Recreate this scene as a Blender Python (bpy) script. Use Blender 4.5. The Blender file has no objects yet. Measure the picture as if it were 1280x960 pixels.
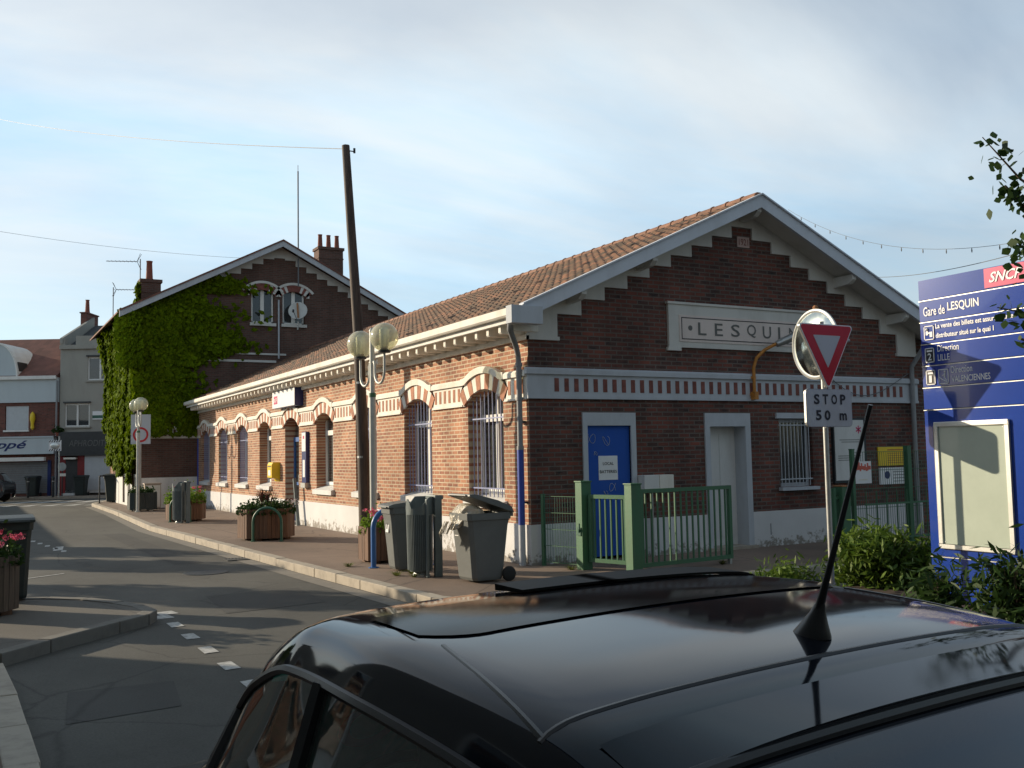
import bpy, bmesh, math, random
import numpy as np
from mathutils import Vector, Matrix
rnd = random.Random(7)
R = math.radians
scene = bpy.context.scene
COL = scene.collection

# ------------------------------------------------------------------ camera
cam_d = bpy.data.cameras.new('camera'); cam = bpy.data.objects.new('camera', cam_d); COL.objects.link(cam)
cam_d.sensor_width = 36; cam_d.lens = 34.62; cam_d.clip_end = 3000; cam_d.clip_start = 0.05
_v1 = np.array([-680., 102., 1231.]); _v2 = np.array([2236., 46., 1231.])
_Y = _v1 / np.linalg.norm(_v1); _X = _v2 - _Y * _v2.dot(_Y); _X /= np.linalg.norm(_X)
_Z = np.cross(_X, _Y); _Z = -_Z if _Z[1] > 0 else _Z
_R = np.stack([_X, _Y, _Z], 1)
_m = Matrix((tuple(_R[0]), tuple(-_R[1]), tuple(-_R[2]))).transposed().to_4x4()
_m.translation = (-7.63, -13.28, 1.70)
cam.matrix_world = _m
scene.camera = cam

# ------------------------------------------------------------------ world + sun
SUN_AZ, SUN_EL = -50.0, 16.4          # direction the light travels (x right, y away), elevation
scene.view_settings.view_transform = 'Standard'; scene.view_settings.look = 'None'
scene.view_settings.gamma = 1; scene.view_settings.exposure = 0.25
world = bpy.data.worlds.new('World'); scene.world = world; world.use_nodes = True
nt = world.node_tree; nt.nodes.clear()
def N(t, kind, **kw):
    n = t.nodes.new(kind)
    for k, v in kw.items():
        if k in n.inputs: n.inputs[k].default_value = v
        else: setattr(n, k, v)
    return n
sky = N(nt, 'ShaderNodeTexSky', sky_type='NISHITA', sun_disc=False)
sky.sun_elevation = R(SUN_EL)
sun_from = (-math.cos(R(SUN_AZ)), -math.sin(R(SUN_AZ)))
sky.sun_rotation = math.atan2(sun_from[0], sun_from[1])
sky.altitude = 50; sky.air_density = 1.0; sky.dust_density = 0.6; sky.ozone_density = 2.0
tc = N(nt, 'ShaderNodeTexCoord')
sep = N(nt, 'ShaderNodeSeparateXYZ'); nt.links.new(tc.outputs['Generated'], sep.inputs[0])
zc = N(nt, 'ShaderNodeMath', operation='MAXIMUM'); nt.links.new(sep.outputs[2], zc.inputs[0]); zc.inputs[1].default_value = 0.0
za = N(nt, 'ShaderNodeMath', operation='ADD'); nt.links.new(zc.outputs[0], za.inputs[0]); za.inputs[1].default_value = 0.22
dx = N(nt, 'ShaderNodeMath', operation='DIVIDE'); nt.links.new(sep.outputs[0], dx.inputs[0]); nt.links.new(za.outputs[0], dx.inputs[1])
dy = N(nt, 'ShaderNodeMath', operation='DIVIDE'); nt.links.new(sep.outputs[1], dy.inputs[0]); nt.links.new(za.outputs[0], dy.inputs[1])
cb = N(nt, 'ShaderNodeCombineXYZ'); nt.links.new(dx.outputs[0], cb.inputs[0]); nt.links.new(dy.outputs[0], cb.inputs[1])
mp = N(nt, 'ShaderNodeMapping'); nt.links.new(cb.outputs[0], mp.inputs[0]); mp.inputs['Location'].default_value = (3.1, 1.7, 0)
mp.inputs['Rotation'].default_value = (0, 0, R(35)); mp.inputs['Scale'].default_value = (0.8, 1.5, 1)
no = N(nt, 'ShaderNodeTexNoise'); no.inputs['Scale'].default_value = 0.75; no.inputs['Detail'].default_value = 7; no.inputs['Roughness'].default_value = 0.52; no.inputs['Distortion'].default_value = 0.35
nt.links.new(mp.outputs[0], no.inputs['Vector'])
cr = N(nt, 'ShaderNodeValToRGB'); nt.links.new(no.outputs[0], cr.inputs[0])
cr.color_ramp.elements[0].position = 0.36; cr.color_ramp.elements[0].color = (0, 0, 0, 1)
cr.color_ramp.elements[1].position = 0.66; cr.color_ramp.elements[1].color = (1, 1, 1, 1)
# clouds/veil thicker towards the sun side and the horizon
sunv = N(nt, 'ShaderNodeVectorMath', operation='DOT_PRODUCT'); nt.links.new(tc.outputs['Generated'], sunv.inputs[0])
sunv.inputs[1].default_value = (sun_from[0], sun_from[1], 0.3)
sm = N(nt, 'ShaderNodeMapRange'); nt.links.new(sunv.outputs['Value'], sm.inputs[0])
sm.inputs[1].default_value = -1.0; sm.inputs[2].default_value = 0.0; sm.inputs[3].default_value = 1.0; sm.inputs[4].default_value = 7.0
el = N(nt, 'ShaderNodeMapRange'); nt.links.new(sep.outputs[2], el.inputs[0]); el.inputs[1].default_value = .36; el.inputs[2].default_value = .95; el.inputs[3].default_value = 1.0; el.inputs[4].default_value = .34
se = N(nt, 'ShaderNodeMath', operation='MULTIPLY'); nt.links.new(sm.outputs[0], se.inputs[0]); nt.links.new(el.outputs[0], se.inputs[1])
cc = N(nt, 'ShaderNodeVectorMath', operation='SCALE')
n2 = N(nt, 'ShaderNodeTexNoise'); n2.inputs['Scale'].default_value = .55; n2.inputs['Detail'].default_value = 6; n2.inputs['Roughness'].default_value = .6; n2.inputs['Distortion'].default_value = .6
mp2 = N(nt, 'ShaderNodeMapping'); nt.links.new(cb.outputs[0], mp2.inputs[0]); mp2.inputs['Location'].default_value = (7.3, -2.2, 0); mp2.inputs['Rotation'].default_value = (0, 0, R(60)); mp2.inputs['Scale'].default_value = (1, 2.0, 1)
nt.links.new(mp2.outputs[0], n2.inputs['Vector'])
cr2 = N(nt, 'ShaderNodeValToRGB'); nt.links.new(n2.outputs[0], cr2.inputs[0])
cr2.color_ramp.elements[0].position = .38; cr2.color_ramp.elements[0].color = (.70, .96, 1.15, 1)
cr2.color_ramp.elements[1].position = .62; cr2.color_ramp.elements[1].color = (.98, 1.04, 1.05, 1)
nt.links.new(cr2.outputs[0], cc.inputs[0]); nt.links.new(se.outputs[0], cc.inputs['Scale'])
fac = N(nt, 'ShaderNodeMath', operation='MULTIPLY_ADD'); nt.links.new(cr.outputs[0], fac.inputs[0]); fac.inputs[1].default_value = 0.50; fac.inputs[2].default_value = 0.36
mx = N(nt, 'ShaderNodeMix', data_type='RGBA'); nt.links.new(fac.outputs[0], mx.inputs[0]); nt.links.new(sky.outputs[0], mx.inputs[6]); nt.links.new(cc.outputs[0], mx.inputs[7])
bg = N(nt, 'ShaderNodeBackground'); nt.links.new(mx.outputs[2], bg.inputs[0]); bg.inputs[1].default_value = 0.12
wo = N(nt, 'ShaderNodeOutputWorld'); nt.links.new(bg.outputs[0], wo.inputs[0])
sl = bpy.data.lights.new('sun', 'SUN'); sl.energy = 4.8; sl.angle = R(0.5); sl.color = (1.0, 0.84, 0.62)
so = bpy.data.objects.new('sun', sl); COL.objects.link(so)
_d = Vector((math.cos(R(SUN_AZ)) * math.cos(R(SUN_EL)), math.sin(R(SUN_AZ)) * math.cos(R(SUN_EL)), -math.sin(R(SUN_EL))))
so.rotation_euler = _d.to_track_quat('-Z', 'Y').to_euler(); so.location = (-20, 20, 20)
scene.cycles.use_denoising = True
scene.cycles.max_bounces = 6

# ------------------------------------------------------------------ materials
def newmat(name):
    m = bpy.data.materials.new(name); m.use_nodes = True
    t = m.node_tree; b = t.nodes['Principled BSDF']; return m, t, b
def coords(t, kind='Object'):
    c = t.nodes.new('ShaderNodeTexCoord'); return c.outputs[kind]
def worldpos(t):
    g = t.nodes.new('ShaderNodeNewGeometry'); return g.outputs['Position']
def noise(t, vec, scale, detail=4, rough=.55, stretch=None, dist=0):
    if stretch:
        mm = t.nodes.new('ShaderNodeMapping'); mm.inputs['Scale'].default_value = stretch; t.links.new(vec, mm.inputs[0]); vec = mm.outputs[0]
    n = t.nodes.new('ShaderNodeTexNoise'); n.inputs['Scale'].default_value = scale; n.inputs['Detail'].default_value = detail
    n.inputs['Roughness'].default_value = rough; n.inputs['Distortion'].default_value = dist
    t.links.new(vec, n.inputs['Vector']); return n.outputs[0]
def ramp(t, fac, stops):
    r = t.nodes.new('ShaderNodeValToRGB'); t.links.new(fac, r.inputs[0]); e = r.color_ramp.elements
    while len(e) < len(stops): e.new(0.5)
    for i, (p, c) in enumerate(stops):
        e[i].position = p; e[i].color = (c[0], c[1], c[2], 1) if not isinstance(c, (int, float)) else (c, c, c, 1)
    return r.outputs[0]
def mixc(t, f, a, b, mode='MIX'):
    m = t.nodes.new('ShaderNodeMix'); m.data_type = 'RGBA'; m.blend_type = mode
    for s, v in ((0, f), (6, a), (7, b)):
        if isinstance(v, (int, float)): m.inputs[s].default_value = v if s == 0 else (v, v, v, 1)
        elif isinstance(v, tuple): m.inputs[s].default_value = (v[0], v[1], v[2], 1)
        else: t.links.new(v, m.inputs[s])
    return m.outputs[2]
def bump(t, b, h, strength=.4, dist=.01):
    n = t.nodes.new('ShaderNodeBump'); n.inputs['Strength'].default_value = strength; n.inputs['Distance'].default_value = dist
    t.links.new(h, n.inputs['Height']); t.links.new(n.outputs[0], b.inputs['Normal'])
def plain(name, col, rough=.6, metal=0, var=.25, scale=6, bmp=.15, coat=0, spec=.5):
    m, t, b = newmat(name)
    v = worldpos(t)
    n = noise(t, v, scale, 6, .6)
    n2 = noise(t, v, scale * 9, 4, .6)
    lo = tuple(c * (1 - var) for c in col); hi = tuple(min(1, c * (1 + var)) for c in col)
    c = ramp(t, n, [(0.3, lo), (0.7, hi)])
    c = mixc(t, .25 * min(1, var * 3), c, n2, 'OVERLAY')
    t.links.new(c, b.inputs['Base Color'])
    b.inputs['Roughness'].default_value = rough; b.inputs['Metallic'].default_value = metal
    b.inputs['Coat Weight'].default_value = coat; b.inputs['Specular IOR Level'].default_value = spec
    if bmp: bump(t, b, n2, bmp, .004)
    return m
def brickmat(name, axis, c1, c2, mortar, row=.072, bw=.225, dirt=0.5, soot=(0.05, .04, .035)):
    m, t, b = newmat(name)
    p = coords(t)
    s = t.nodes.new('ShaderNodeSeparateXYZ'); t.links.new(p, s.inputs[0])
    c = t.nodes.new('ShaderNodeCombineXYZ'); t.links.new(s.outputs[axis], c.inputs[0]); t.links.new(s.outputs[2], c.inputs[1])
    br = t.nodes.new('ShaderNodeTexBrick'); t.links.new(c.outputs[0], br.inputs['Vector'])
    br.inputs['Scale'].default_value = 1; br.inputs['Brick Width'].default_value = bw; br.inputs['Row Height'].default_value = row
    br.inputs['Mortar Size'].default_value = .011; br.inputs['Mortar Smooth'].default_value = .25; br.inputs['Bias'].default_value = 0
    br.inputs['Color1'].default_value = (*c1, 1); br.inputs['Color2'].default_value = (*c2, 1); br.inputs['Mortar'].default_value = (*mortar, 1)
    br.offset = .5; br.squash = 1; br.squash_frequency = 2
    # second brick lookup gives each brick a third, darker fired tone
    br2 = t.nodes.new('ShaderNodeTexBrick'); t.links.new(c.outputs[0], br2.inputs['Vector'])
    for k in ('Scale', 'Brick Width', 'Row Height', 'Mortar Size'): br2.inputs[k].default_value = br.inputs[k].default_value
    br2.inputs['Mortar Size'].default_value = 0
    br2.inputs['Color1'].default_value = (0, 0, 0, 1); br2.inputs['Color2'].default_value = (1, 1, 1, 1); br2.offset = .5
    nz = noise(t, c.outputs[0], 5.5, 3, .7, (1, 2.6, 1))
    dk = ramp(t, nz, [(.50, 0.0), (.66, 1.0)])
    dk2 = mixc(t, 1, dk, br2.outputs['Color'], 'MULTIPLY')
    col = mixc(t, dk2, br.outputs['Color'], soot)
    # keep mortar
    col = mixc(t, br.outputs['Fac'], col, mortar)
    big = noise(t, p, .9, 6, .65)
    g = ramp(t, big, [(.35, 1 - dirt * .55), (.62, 1.0)])
    col = mixc(t, 1, col, g, 'MULTIPLY')
    strk = noise(t, p, 2.2, 5, .6, (1, 1, .18))
    g2 = ramp(t, strk, [(.40, 1.0), (.72, 1 - dirt * .5)])
    col = mixc(t, 1, col, g2, 'MULTIPLY')
    t.links.new(col, b.inputs['Base Color']); b.inputs['Roughness'].default_value = .88
    inv = t.nodes.new('ShaderNodeMath'); inv.operation = 'SUBTRACT'; inv.inputs[0].default_value = 1; t.links.new(br.outputs['Fac'], inv.inputs[1])
    fn = noise(t, p, 60, 3, .6)
    ad = t.nodes.new('ShaderNodeMath'); ad.operation = 'MULTIPLY_ADD'; t.links.new(fn, ad.inputs[0]); ad.inputs[1].default_value = .35; t.links.new(inv.outputs[0], ad.inputs[2])
    bump(t, b, ad.outputs[0], .7, .008)
    return m
def weathered(name, col, stain, amount=.5, scale=2.5, rough=.8, streak=True):
    m, t, b = newmat(name); v = worldpos(t)
    n = noise(t, v, scale, 8, .68, (1, 1, .35) if streak else None)
    f = ramp(t, n, [(.45, 0.0), (.78, amount)])
    c = mixc(t, f, col, stain)
    n2 = noise(t, v, 26, 5, .65)
    sp = ramp(t, n2, [(.62, 0.0), (.72, amount * .7)])
    c = mixc(t, sp, c, stain)
    t.links.new(c, b.inputs['Base Color']); b.inputs['Roughness'].default_value = rough
    bump(t, b, n2, .3, .004); return m
def plinthmat(name):
    m, t, b = newmat(name); v = worldpos(t)
    s = t.nodes.new('ShaderNodeSeparateXYZ'); t.links.new(v, s.inputs[0])
    n = noise(t, v, 7, 8, .72); n3 = noise(t, v, 1.1, 5, .6)
    hh = t.nodes.new('ShaderNodeMapRange'); t.links.new(s.outputs[2], hh.inputs[0]); hh.inputs[1].default_value = 0; hh.inputs[2].default_value = .34; hh.inputs[3].default_value = .20; hh.inputs[4].default_value = -.06
    a = t.nodes.new('ShaderNodeMath'); a.operation = 'ADD'; t.links.new(n, a.inputs[0]); t.links.new(hh.outputs[0], a.inputs[1])
    f = ramp(t, a.outputs[0], [(.60, 0.0), (.68, .85)])
    c = mixc(t, f, (.70, .70, .70), (.22, .19, .15))
    g = ramp(t, n3, [(.3, .86), (.7, 1.0)]); c = mixc(t, 1, c, g, 'MULTIPLY')
    t.links.new(c, b.inputs['Base Color']); b.inputs['Roughness'].default_value = .8; bump(t, b, n, .4, .006); return m
def asphalt(name, col, patch=.4, fine=1.2):
    m, t, b = newmat(name); v = worldpos(t)
    g = noise(t, v, 60, 5, .8); big = noise(t, v, .45, 6, .6, (1, .5, 1)); mid = noise(t, v, 3.2, 6, .7)
    lo = tuple(c * (1 - patch) for c in col); hi = tuple(c * (1 + patch) for c in col)
    c = ramp(t, big, [(.3, lo), (.7, hi)])
    c = mixc(t, fine * .6, c, ramp(t, g, [(.3, .25), (.7, .75)]), 'OVERLAY')
    vo = t.nodes.new('ShaderNodeTexVoronoi'); vo.inputs['Scale'].default_value = .55; vo.feature = 'DISTANCE_TO_EDGE'
    wv = mixc(t, .12, v, mid); t.links.new(wv, vo.inputs['Vector'])
    ck = ramp(t, vo.outputs['Distance'], [(.0, .35), (.010, 1.0)]); c = mixc(t, .7, c, ck, 'MULTIPLY')
    st = ramp(t, mid, [(.55, 1.0), (.75, .78)]); c = mixc(t, 1, c, st, 'MULTIPLY')
    t.links.new(c, b.inputs['Base Color']); b.inputs['Roughness'].default_value = .85; bump(t, b, g, .35, .004); return m
def leafmat(name, c1, c2, rough=.5, spec=.22):
    m, t, b = newmat(name); v = worldpos(t)
    n = noise(t, v, 14, 3, .6); n2 = noise(t, v, 1.6, 3, .6)
    c = ramp(t, n, [(.3, c1), (.7, c2)]); c = mixc(t, .5, c, ramp(t, n2, [(.35, .3), (.7, .7)]), 'OVERLAY')
    t.links.new(c, b.inputs['Base Color']); b.inputs['Roughness'].default_value = rough; b.inputs['Specular IOR Level'].default_value = spec
    tr = t.nodes.new('ShaderNodeBsdfTranslucent'); t.links.new(c, tr.inputs[0])
    ms = t.nodes.new('ShaderNodeMixShader'); ms.inputs[0].default_value = .3
    t.links.new(b.outputs[0], ms.inputs[1]); t.links.new(tr.outputs[0], ms.inputs[2])
    t.links.new(ms.outputs[0], t.nodes['Material Output'].inputs[0]); return m
def glassmat(name, tint, trans=.6, rough=.03):
    m, t, b = newmat(name)
    b.inputs['Base Color'].default_value = (*[c * .2 for c in tint], 1); b.inputs['Roughness'].default_value = rough; b.inputs['Specular IOR Level'].default_value = .5
    v = worldpos(t); bump(t, b, noise(t, v, 1.5, 2, .4), .08, .01)
    tr = t.nodes.new('ShaderNodeBsdfTransparent'); tr.inputs[0].default_value = (*tint, 1)
    gl = t.nodes.new('ShaderNodeBsdfGlossy'); gl.inputs['Roughness'].default_value = rough; gl.inputs[0].default_value = (1, 1, 1, 1)
    fr = t.nodes.new('ShaderNodeFresnel'); fr.inputs[0].default_value = 1.5
    m1 = t.nodes.new('ShaderNodeMixShader'); m1.inputs[0].default_value = 1 - trans
    t.links.new(tr.outputs[0], m1.inputs[1]); t.links.new(b.outputs[0], m1.inputs[2])
    m2 = t.nodes.new('ShaderNodeMixShader'); t.links.new(fr.outputs[0], m2.inputs[0]); t.links.new(m1.outputs[0], m2.inputs[1]); t.links.new(gl.outputs[0], m2.inputs[2])
    t.links.new(m2.outputs[0], t.nodes['Material Output'].inputs[0]); return m
def tilemat(name, stops, ax_along, period_a, period_b, slope_axis):
    m, t, b = newmat(name); p = coords(t)
    s = t.nodes.new('ShaderNodeSeparateXYZ'); t.links.new(p, s.inputs[0])
    def cell(sock, per):
        d = t.nodes.new('ShaderNodeMath'); d.operation = 'DIVIDE'; t.links.new(sock, d.inputs[0]); d.inputs[1].default_value = per
        f = t.nodes.new('ShaderNodeMath'); f.operation = 'FLOOR'; t.links.new(d.outputs[0], f.inputs[0]); return f.outputs[0]
    c = t.nodes.new('ShaderNodeCombineXYZ'); t.links.new(cell(s.outputs[ax_along], period_a), c.inputs[0]); t.links.new(cell(s.outputs[slope_axis], period_b), c.inputs[1])
    w = t.nodes.new('ShaderNodeTexWhiteNoise'); t.links.new(c.outputs[0], w.inputs['Vector'])
    n = noise(t, p, 1.3, 5, .65); n2 = noise(t, p, 30, 4, .6)
    a = t.nodes.new('ShaderNodeMath'); a.operation = 'MULTIPLY_ADD'; t.links.new(w.outputs['Value'], a.inputs[0]); a.inputs[1].default_value = .45
    q = t.nodes.new('ShaderNodeMath'); q.operation = 'MULTIPLY'; t.links.new(n, q.inputs[0]); q.inputs[1].default_value = .65; t.links.new(q.outputs[0], a.inputs[2])
    col = ramp(t, a.outputs[0], stops); col = mixc(t, .5, col, ramp(t, n2, [(.3, .3), (.7, .7)]), 'OVERLAY')
    t.links.new(col, b.inputs['Base Color']); b.inputs['Roughness'].default_value = .85; bump(t, b, n2, .4, .006); return m

M = {}
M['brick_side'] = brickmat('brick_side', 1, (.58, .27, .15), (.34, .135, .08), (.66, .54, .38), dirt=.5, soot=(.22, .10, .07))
M['brick_gable_shaded'] = brickmat('brick_gable_shaded', 0, (.25, .075, .05), (.10, .052, .042), (.17, .14, .12), dirt=.65, soot=(.035, .028, .028))  # shade put into the colour: darker copy of the long wall's brick
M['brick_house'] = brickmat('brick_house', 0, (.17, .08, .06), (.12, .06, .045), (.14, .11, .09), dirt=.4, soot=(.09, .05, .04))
M['brick_warm'] = plain('brick_warm', (.42, .19, .115), .85, var=.3, scale=9)
M['brick_shadow'] = plain('brick_dark', (.20, .07, .055), .85, var=.3, scale=9)
M['cream'] = weathered('cream_paint', (.82, .79, .71), (.36, .27, .17), .45)
M['white_stone'] = weathered('white_stone', (.68, .68, .66), (.33, .31, .28), .45)
M['white_paint'] = weathered('white_paint', (.80, .79, .75), (.40, .36, .30), .35)
M['grey_paint'] = weathered('grey_white_paint', (.50, .53, .57), (.28, .28, .28), .45)
M['verge'] = weathered('verge_paint', (.60, .64, .70), (.36, .36, .37), .35)
M['step_white'] = weathered('step_white', (.64, .63, .59), (.34, .33, .30), .4)
M['plinth'] = plinthmat('plinth_white')
M['road'] = asphalt('road_asphalt', (.072, .071, .062))
M['pave'] = asphalt('pavement_asphalt', (.20, .145, .11), .3)
M['island'] = asphalt('island_asphalt', (.11, .10, .085), .25)
M['kerb'] = weathered('kerb_stone', (.42, .37, .30), (.16, .14, .12), .6, 5, .85, False)
M['marking'] = weathered('road_marking', (.50, .50, .48), (.10, .10, .09), .95, 16, .8, False)
M['green'] = weathered('green_paint', (.050, .15, .075), (.10, .07, .04), .28, 7, .5)
M['dgreen'] = plain('dark_green_paint', (.03, .11, .07), .45, var=.2)
M['blue_paint'] = plain('blue_paint', (.03, .13, .38), .4, var=.12)
M['door_blue'] = weathered('door_blue', (.012, .085, .42), (.03, .10, .36), .6)
M['totem_blue'] = plain('totem_blue', (.008, .045, .30), .20, var=.06, scale=1.5, bmp=0, coat=.4)
M['navy'] = plain('navy', (.02, .035, .14), .3, var=.1, bmp=0)
M['white_sign'] = plain('white_sign', (.80, .80, .80), .4, var=.03, bmp=0)
M['text_white'] = plain('text_white', (.85, .85, .85), .5, var=.02, bmp=0)
M['text_black'] = plain('text_black', (.02, .02, .025), .5, var=.02, bmp=0)
M['text_grey'] = plain('text_grey', (.13, .13, .12), .6, var=.1, bmp=0)
M['lesquin_face'] = weathered('sign_face', (.74, .64, .59), (.42, .36, .32), .4)
M['magenta'] = plain('magenta', (.55, .02, .12), .35, var=.05, bmp=0)
M['red'] = plain('red_paint', (.50, .012, .02), .35, var=.06, bmp=0)
M['yellow'] = plain('yellow_paint', (.80, .56, .02), .4, var=.06, bmp=0)
M['metal'] = plain('galvanised', (.42, .43, .42), .4, .7, var=.15)
M['alu'] = plain('aluminium', (.70, .70, .66), .35, .6, var=.08)
M['pole_paint'] = plain('lamp_pole_paint', (.46, .47, .44), .45, .2, var=.12)
M['bar_blue'] = plain('bar_lilac_paint', (.22, .25, .42), .45, var=.12)
M['dark_metal'] = plain('dark_metal', (.03, .035, .04), .5, .3, var=.2)
M['bin_grey'] = plain('bin_grey', (.13, .14, .137), .5, var=.1, scale=3)
M['bin_green'] = plain('bin_darkgreen', (.022, .032, .030), .5, var=.15, scale=3)
M['litter'] = plain('litter_grey', (.13, .16, .165), .45, .2, var=.12)
M['rubber'] = plain('rubber', (.015, .015, .015), .7, var=.1)
M['orange'] = plain('orange_pole', (.50, .20, .03), .5, var=.2)
M['zinc'] = weathered('zinc_pipe', (.26, .27, .28), (.12, .10, .09), .5, 6, .5)
M['pipe_blue'] = plain('pipe_blue', (.04, .08, .40), .45, var=.15)
M['slate'] = plain('slate_roof', (.06, .062, .065), .7, var=.25)
M['roof'] = tilemat('roof_tiles', [(.2, (.045, .034, .025)), (.42, (.10, .062, .04)), (.62, (.16, .085, .05)), (.88, (.26, .115, .065))], 1, .23, .30, 0)
M['ridge'] = plain('ridge_tile', (.24, .12, .075), .8, var=.45, scale=1.8)
M['roof_far'] = tilemat('far_roof_tiles', [(.2, (.13, .055, .04)), (.6, (.19, .08, .06)), (.9, (.24, .10, .07))], 0, .3, .35, 1)
M['render_grey'] = weathered('render_grey', (.36, .345, .30), (.22, .20, .18), .4, 1.5)
M['render_blue'] = weathered('render_pale', (.52, .58, .60), (.36, .38, .40), .3, 1.5)
M['far_brick'] = brickmat('far_brick', 0, (.24, .08, .06), (.17, .06, .045), (.15, .10, .08), row=.075, dirt=.3)
M['shop_dark'] = plain('shop_dark', (.035, .036, .036), .5, var=.2)
M['shop_red'] = plain('shop_red', (.22, .015, .015), .5, var=.2)
M['shutter'] = plain('shutter_grey', (.20, .21, .22), .5, .3, var=.1)
M['shutter_w'] = plain('shutter_white', (.50, .53, .55), .5, var=.06)
def woodm(name, col, dark):
    m, t, b = newmat(name); p = worldpos(t)
    n = noise(t, p, 3.5, 8, .7, (5, 5, .35), .4); n2 = noise(t, p, 18, 4, .6, (4, 4, .3))
    c = ramp(t, n, [(.3, dark), (.7, col)]); c = mixc(t, .4, c, n2, 'OVERLAY')
    t.links.new(c, b.inputs['Base Color']); b.inputs['Roughness'].default_value = .75; bump(t, b, n2, .5, .006); return m
M['wood'] = woodm('planter_wood', (.19, .095, .05), (.07, .035, .02))
M['wood_pole'] = woodm('pole_wood', (.11, .075, .055), (.018, .013, .011))
M['leaf_ivy'] = leafmat('ivy_leaf', (.03, .065, .003), (.19, .265, .007), .8, .04)
M['leaf'] = leafmat('shrub_leaf', (.05, .11, .012), (.15, .22, .035), .5)
M['leaf_dark'] = leafmat('dark_leaf', (.02, .05, .015), (.05, .09, .02), .5)
M['leaf_bright'] = leafmat('bright_leaf', (.10, .20, .02), (.22, .33, .04), .5)
M['leaf_red'] = leafmat('burgundy_leaf', (.06, .02, .02), (.12, .05, .03), .5)
M['grass'] = leafmat('grass', (.09, .12, .03), (.22, .24, .06), .7)
M['pink'] = leafmat('pink_petal', (.55, .08, .16), (.75, .20, .28), .6)
M['white_petal'] = leafmat('white_petal', (.6, .55, .55), (.8, .7, .7), .6)
M['bark'] = woodm('bark', (.14, .10, .07), (.05, .035, .025))
M['soil'] = plain('soil', (.06, .04, .03), .95, var=.3)
M['glass'] = glassmat('window_glass', (.55, .62, .62), .45)
M['glass_dark'] = glassmat('dark_window_glass', (.25, .28, .30), .25)
M['poster_glass'] = plain('poster_blank', (.44, .50, .42), .25, var=.05, scale=2, bmp=0, coat=.3)
M['curtain'] = plain('curtain', (.45, .47, .44), .9, var=.15)
M['blind_blue'] = plain('blind_blue', (.10, .16, .42), .7, var=.1)
M['room'] = plain('room_dark', (.04, .04, .04), .9, var=.1)
M['terracotta'] = plain('terracotta', (.23, .07, .045), .8, var=.2)
M['wire'] = plain('wire', (.14, .15, .16), .6, var=.05, bmp=0)
M['brown_box'] = plain('cabinet_beige', (.42, .34, .27), .6, var=.1)
M['dish'] = plain('dish', (.55, .55, .52), .5, var=.1)
M['dish_rust'] = plain('dish_rust', (.38, .17, .07), .8, var=.3)
M['red_metal'] = plain('red_lens', (.45, .01, .01), .2, var=.05, bmp=0, coat=.5)
M['tile_white'] = weathered('date_tile', (.50, .36, .32), (.35, .2, .16), .4)
# globe of the street lamp: clear yellowed plastic
def globemat():
    m, t, b = newmat('lamp_globe')
    b.inputs['Base Color'].default_value = (.62, .60, .36, 1); b.inputs['Roughness'].default_value = .12; b.inputs['Coat Weight'].default_value = .5
    v = worldpos(t); n = noise(t, v, 9, 4); t.links.new(ramp(t, n, [(.3, (.70, .70, .54)), (.7, (.84, .84, .72))]), b.inputs['Base Color'])
    tr = t.nodes.new('ShaderNodeBsdfTransparent'); tr.inputs[0].default_value = (.93, .92, .72, 1)
    ms = t.nodes.new('ShaderNodeMixShader'); ms.inputs[0].default_value = .5
    t.links.new(tr.outputs[0], ms.inputs[1]); t.links.new(b.outputs[0], ms.inputs[2]); t.links.new(ms.outputs[0], t.nodes['Material Output'].inputs[0]); return m
M['globe'] = globemat()
def plasticbag():
    m, t, b = newmat('plastic_bag'); v = worldpos(t)
    n = noise(t, v, 8, 6, .65); t.links.new(ramp(t, n, [(.35, (.50, .42, .28)), (.6, (.74, .70, .60)), (.7, (.80, .78, .70))]), b.inputs['Base Color'])
    b.inputs['Roughness'].default_value = .22; bump(t, b, noise(t, v, 16, 5, .7, None, 1.2), .9, .03)
    tr = t.nodes.new('ShaderNodeBsdfTransparent'); ms = t.nodes.new('ShaderNodeMixShader'); ms.inputs[0].default_value = .82
    t.links.new(tr.outputs[0], ms.inputs[1]); t.links.new(b.outputs[0], ms.inputs[2]); t.links.new(ms.outputs[0], t.nodes['Material Output'].inputs[0]); return m
M['bag'] = plasticbag()
def carpaint(name, col):
    m, t, b = newmat(name); v = worldpos(t)
    n = noise(t, v, 30, 6, .7); n1 = noise(t, v, 2.2, 5, .6)
    b.inputs['Base Color'].default_value = (*col, 1)
    t.links.new(ramp(t, n1, [(.3, .03), (.75, .10)]), b.inputs['Roughness'])
    b.inputs['Specular IOR Level'].default_value = .36
    b.inputs['Coat Weight'].default_value = 0.0
    t.links.new(ramp(t, n, [(.35, .02), (.75, .07)]), b.inputs['Coat Roughness'])
    return m
M['car_black'] = carpaint('black_car_paint', (.006, .008, .013))
M['car_grey'] = carpaint('grey_car_paint', (.05, .055, .06))
M['trim'] = plain('black_trim', (.012, .012, .014), .35, var=.1, bmp=.05)
M['car_glass'] = glassmat('car_glass', (.60, .70, .66), .75, .02)
M['interior'] = plain('car_interior', (.015, .015, .017), .8, var=.2)
def shade():
    m, t, b = newmat('sunshade_print'); p = coords(t)
    n = noise(t, p, 3.5, 3, .5, None, .8)
    c = ramp(t, n, [(.36, (.03, .26, .21)), (.48, (.08, .48, .38)), (.56, (.45, .60, .56)), (.62, (.08, .42, .38)), (.72, (.50, .08, .06))])
    t.links.new(c, b.inputs['Base Color']); b.inputs['Roughness'].default_value = .5; return m
M['shade'] = shade()

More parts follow.
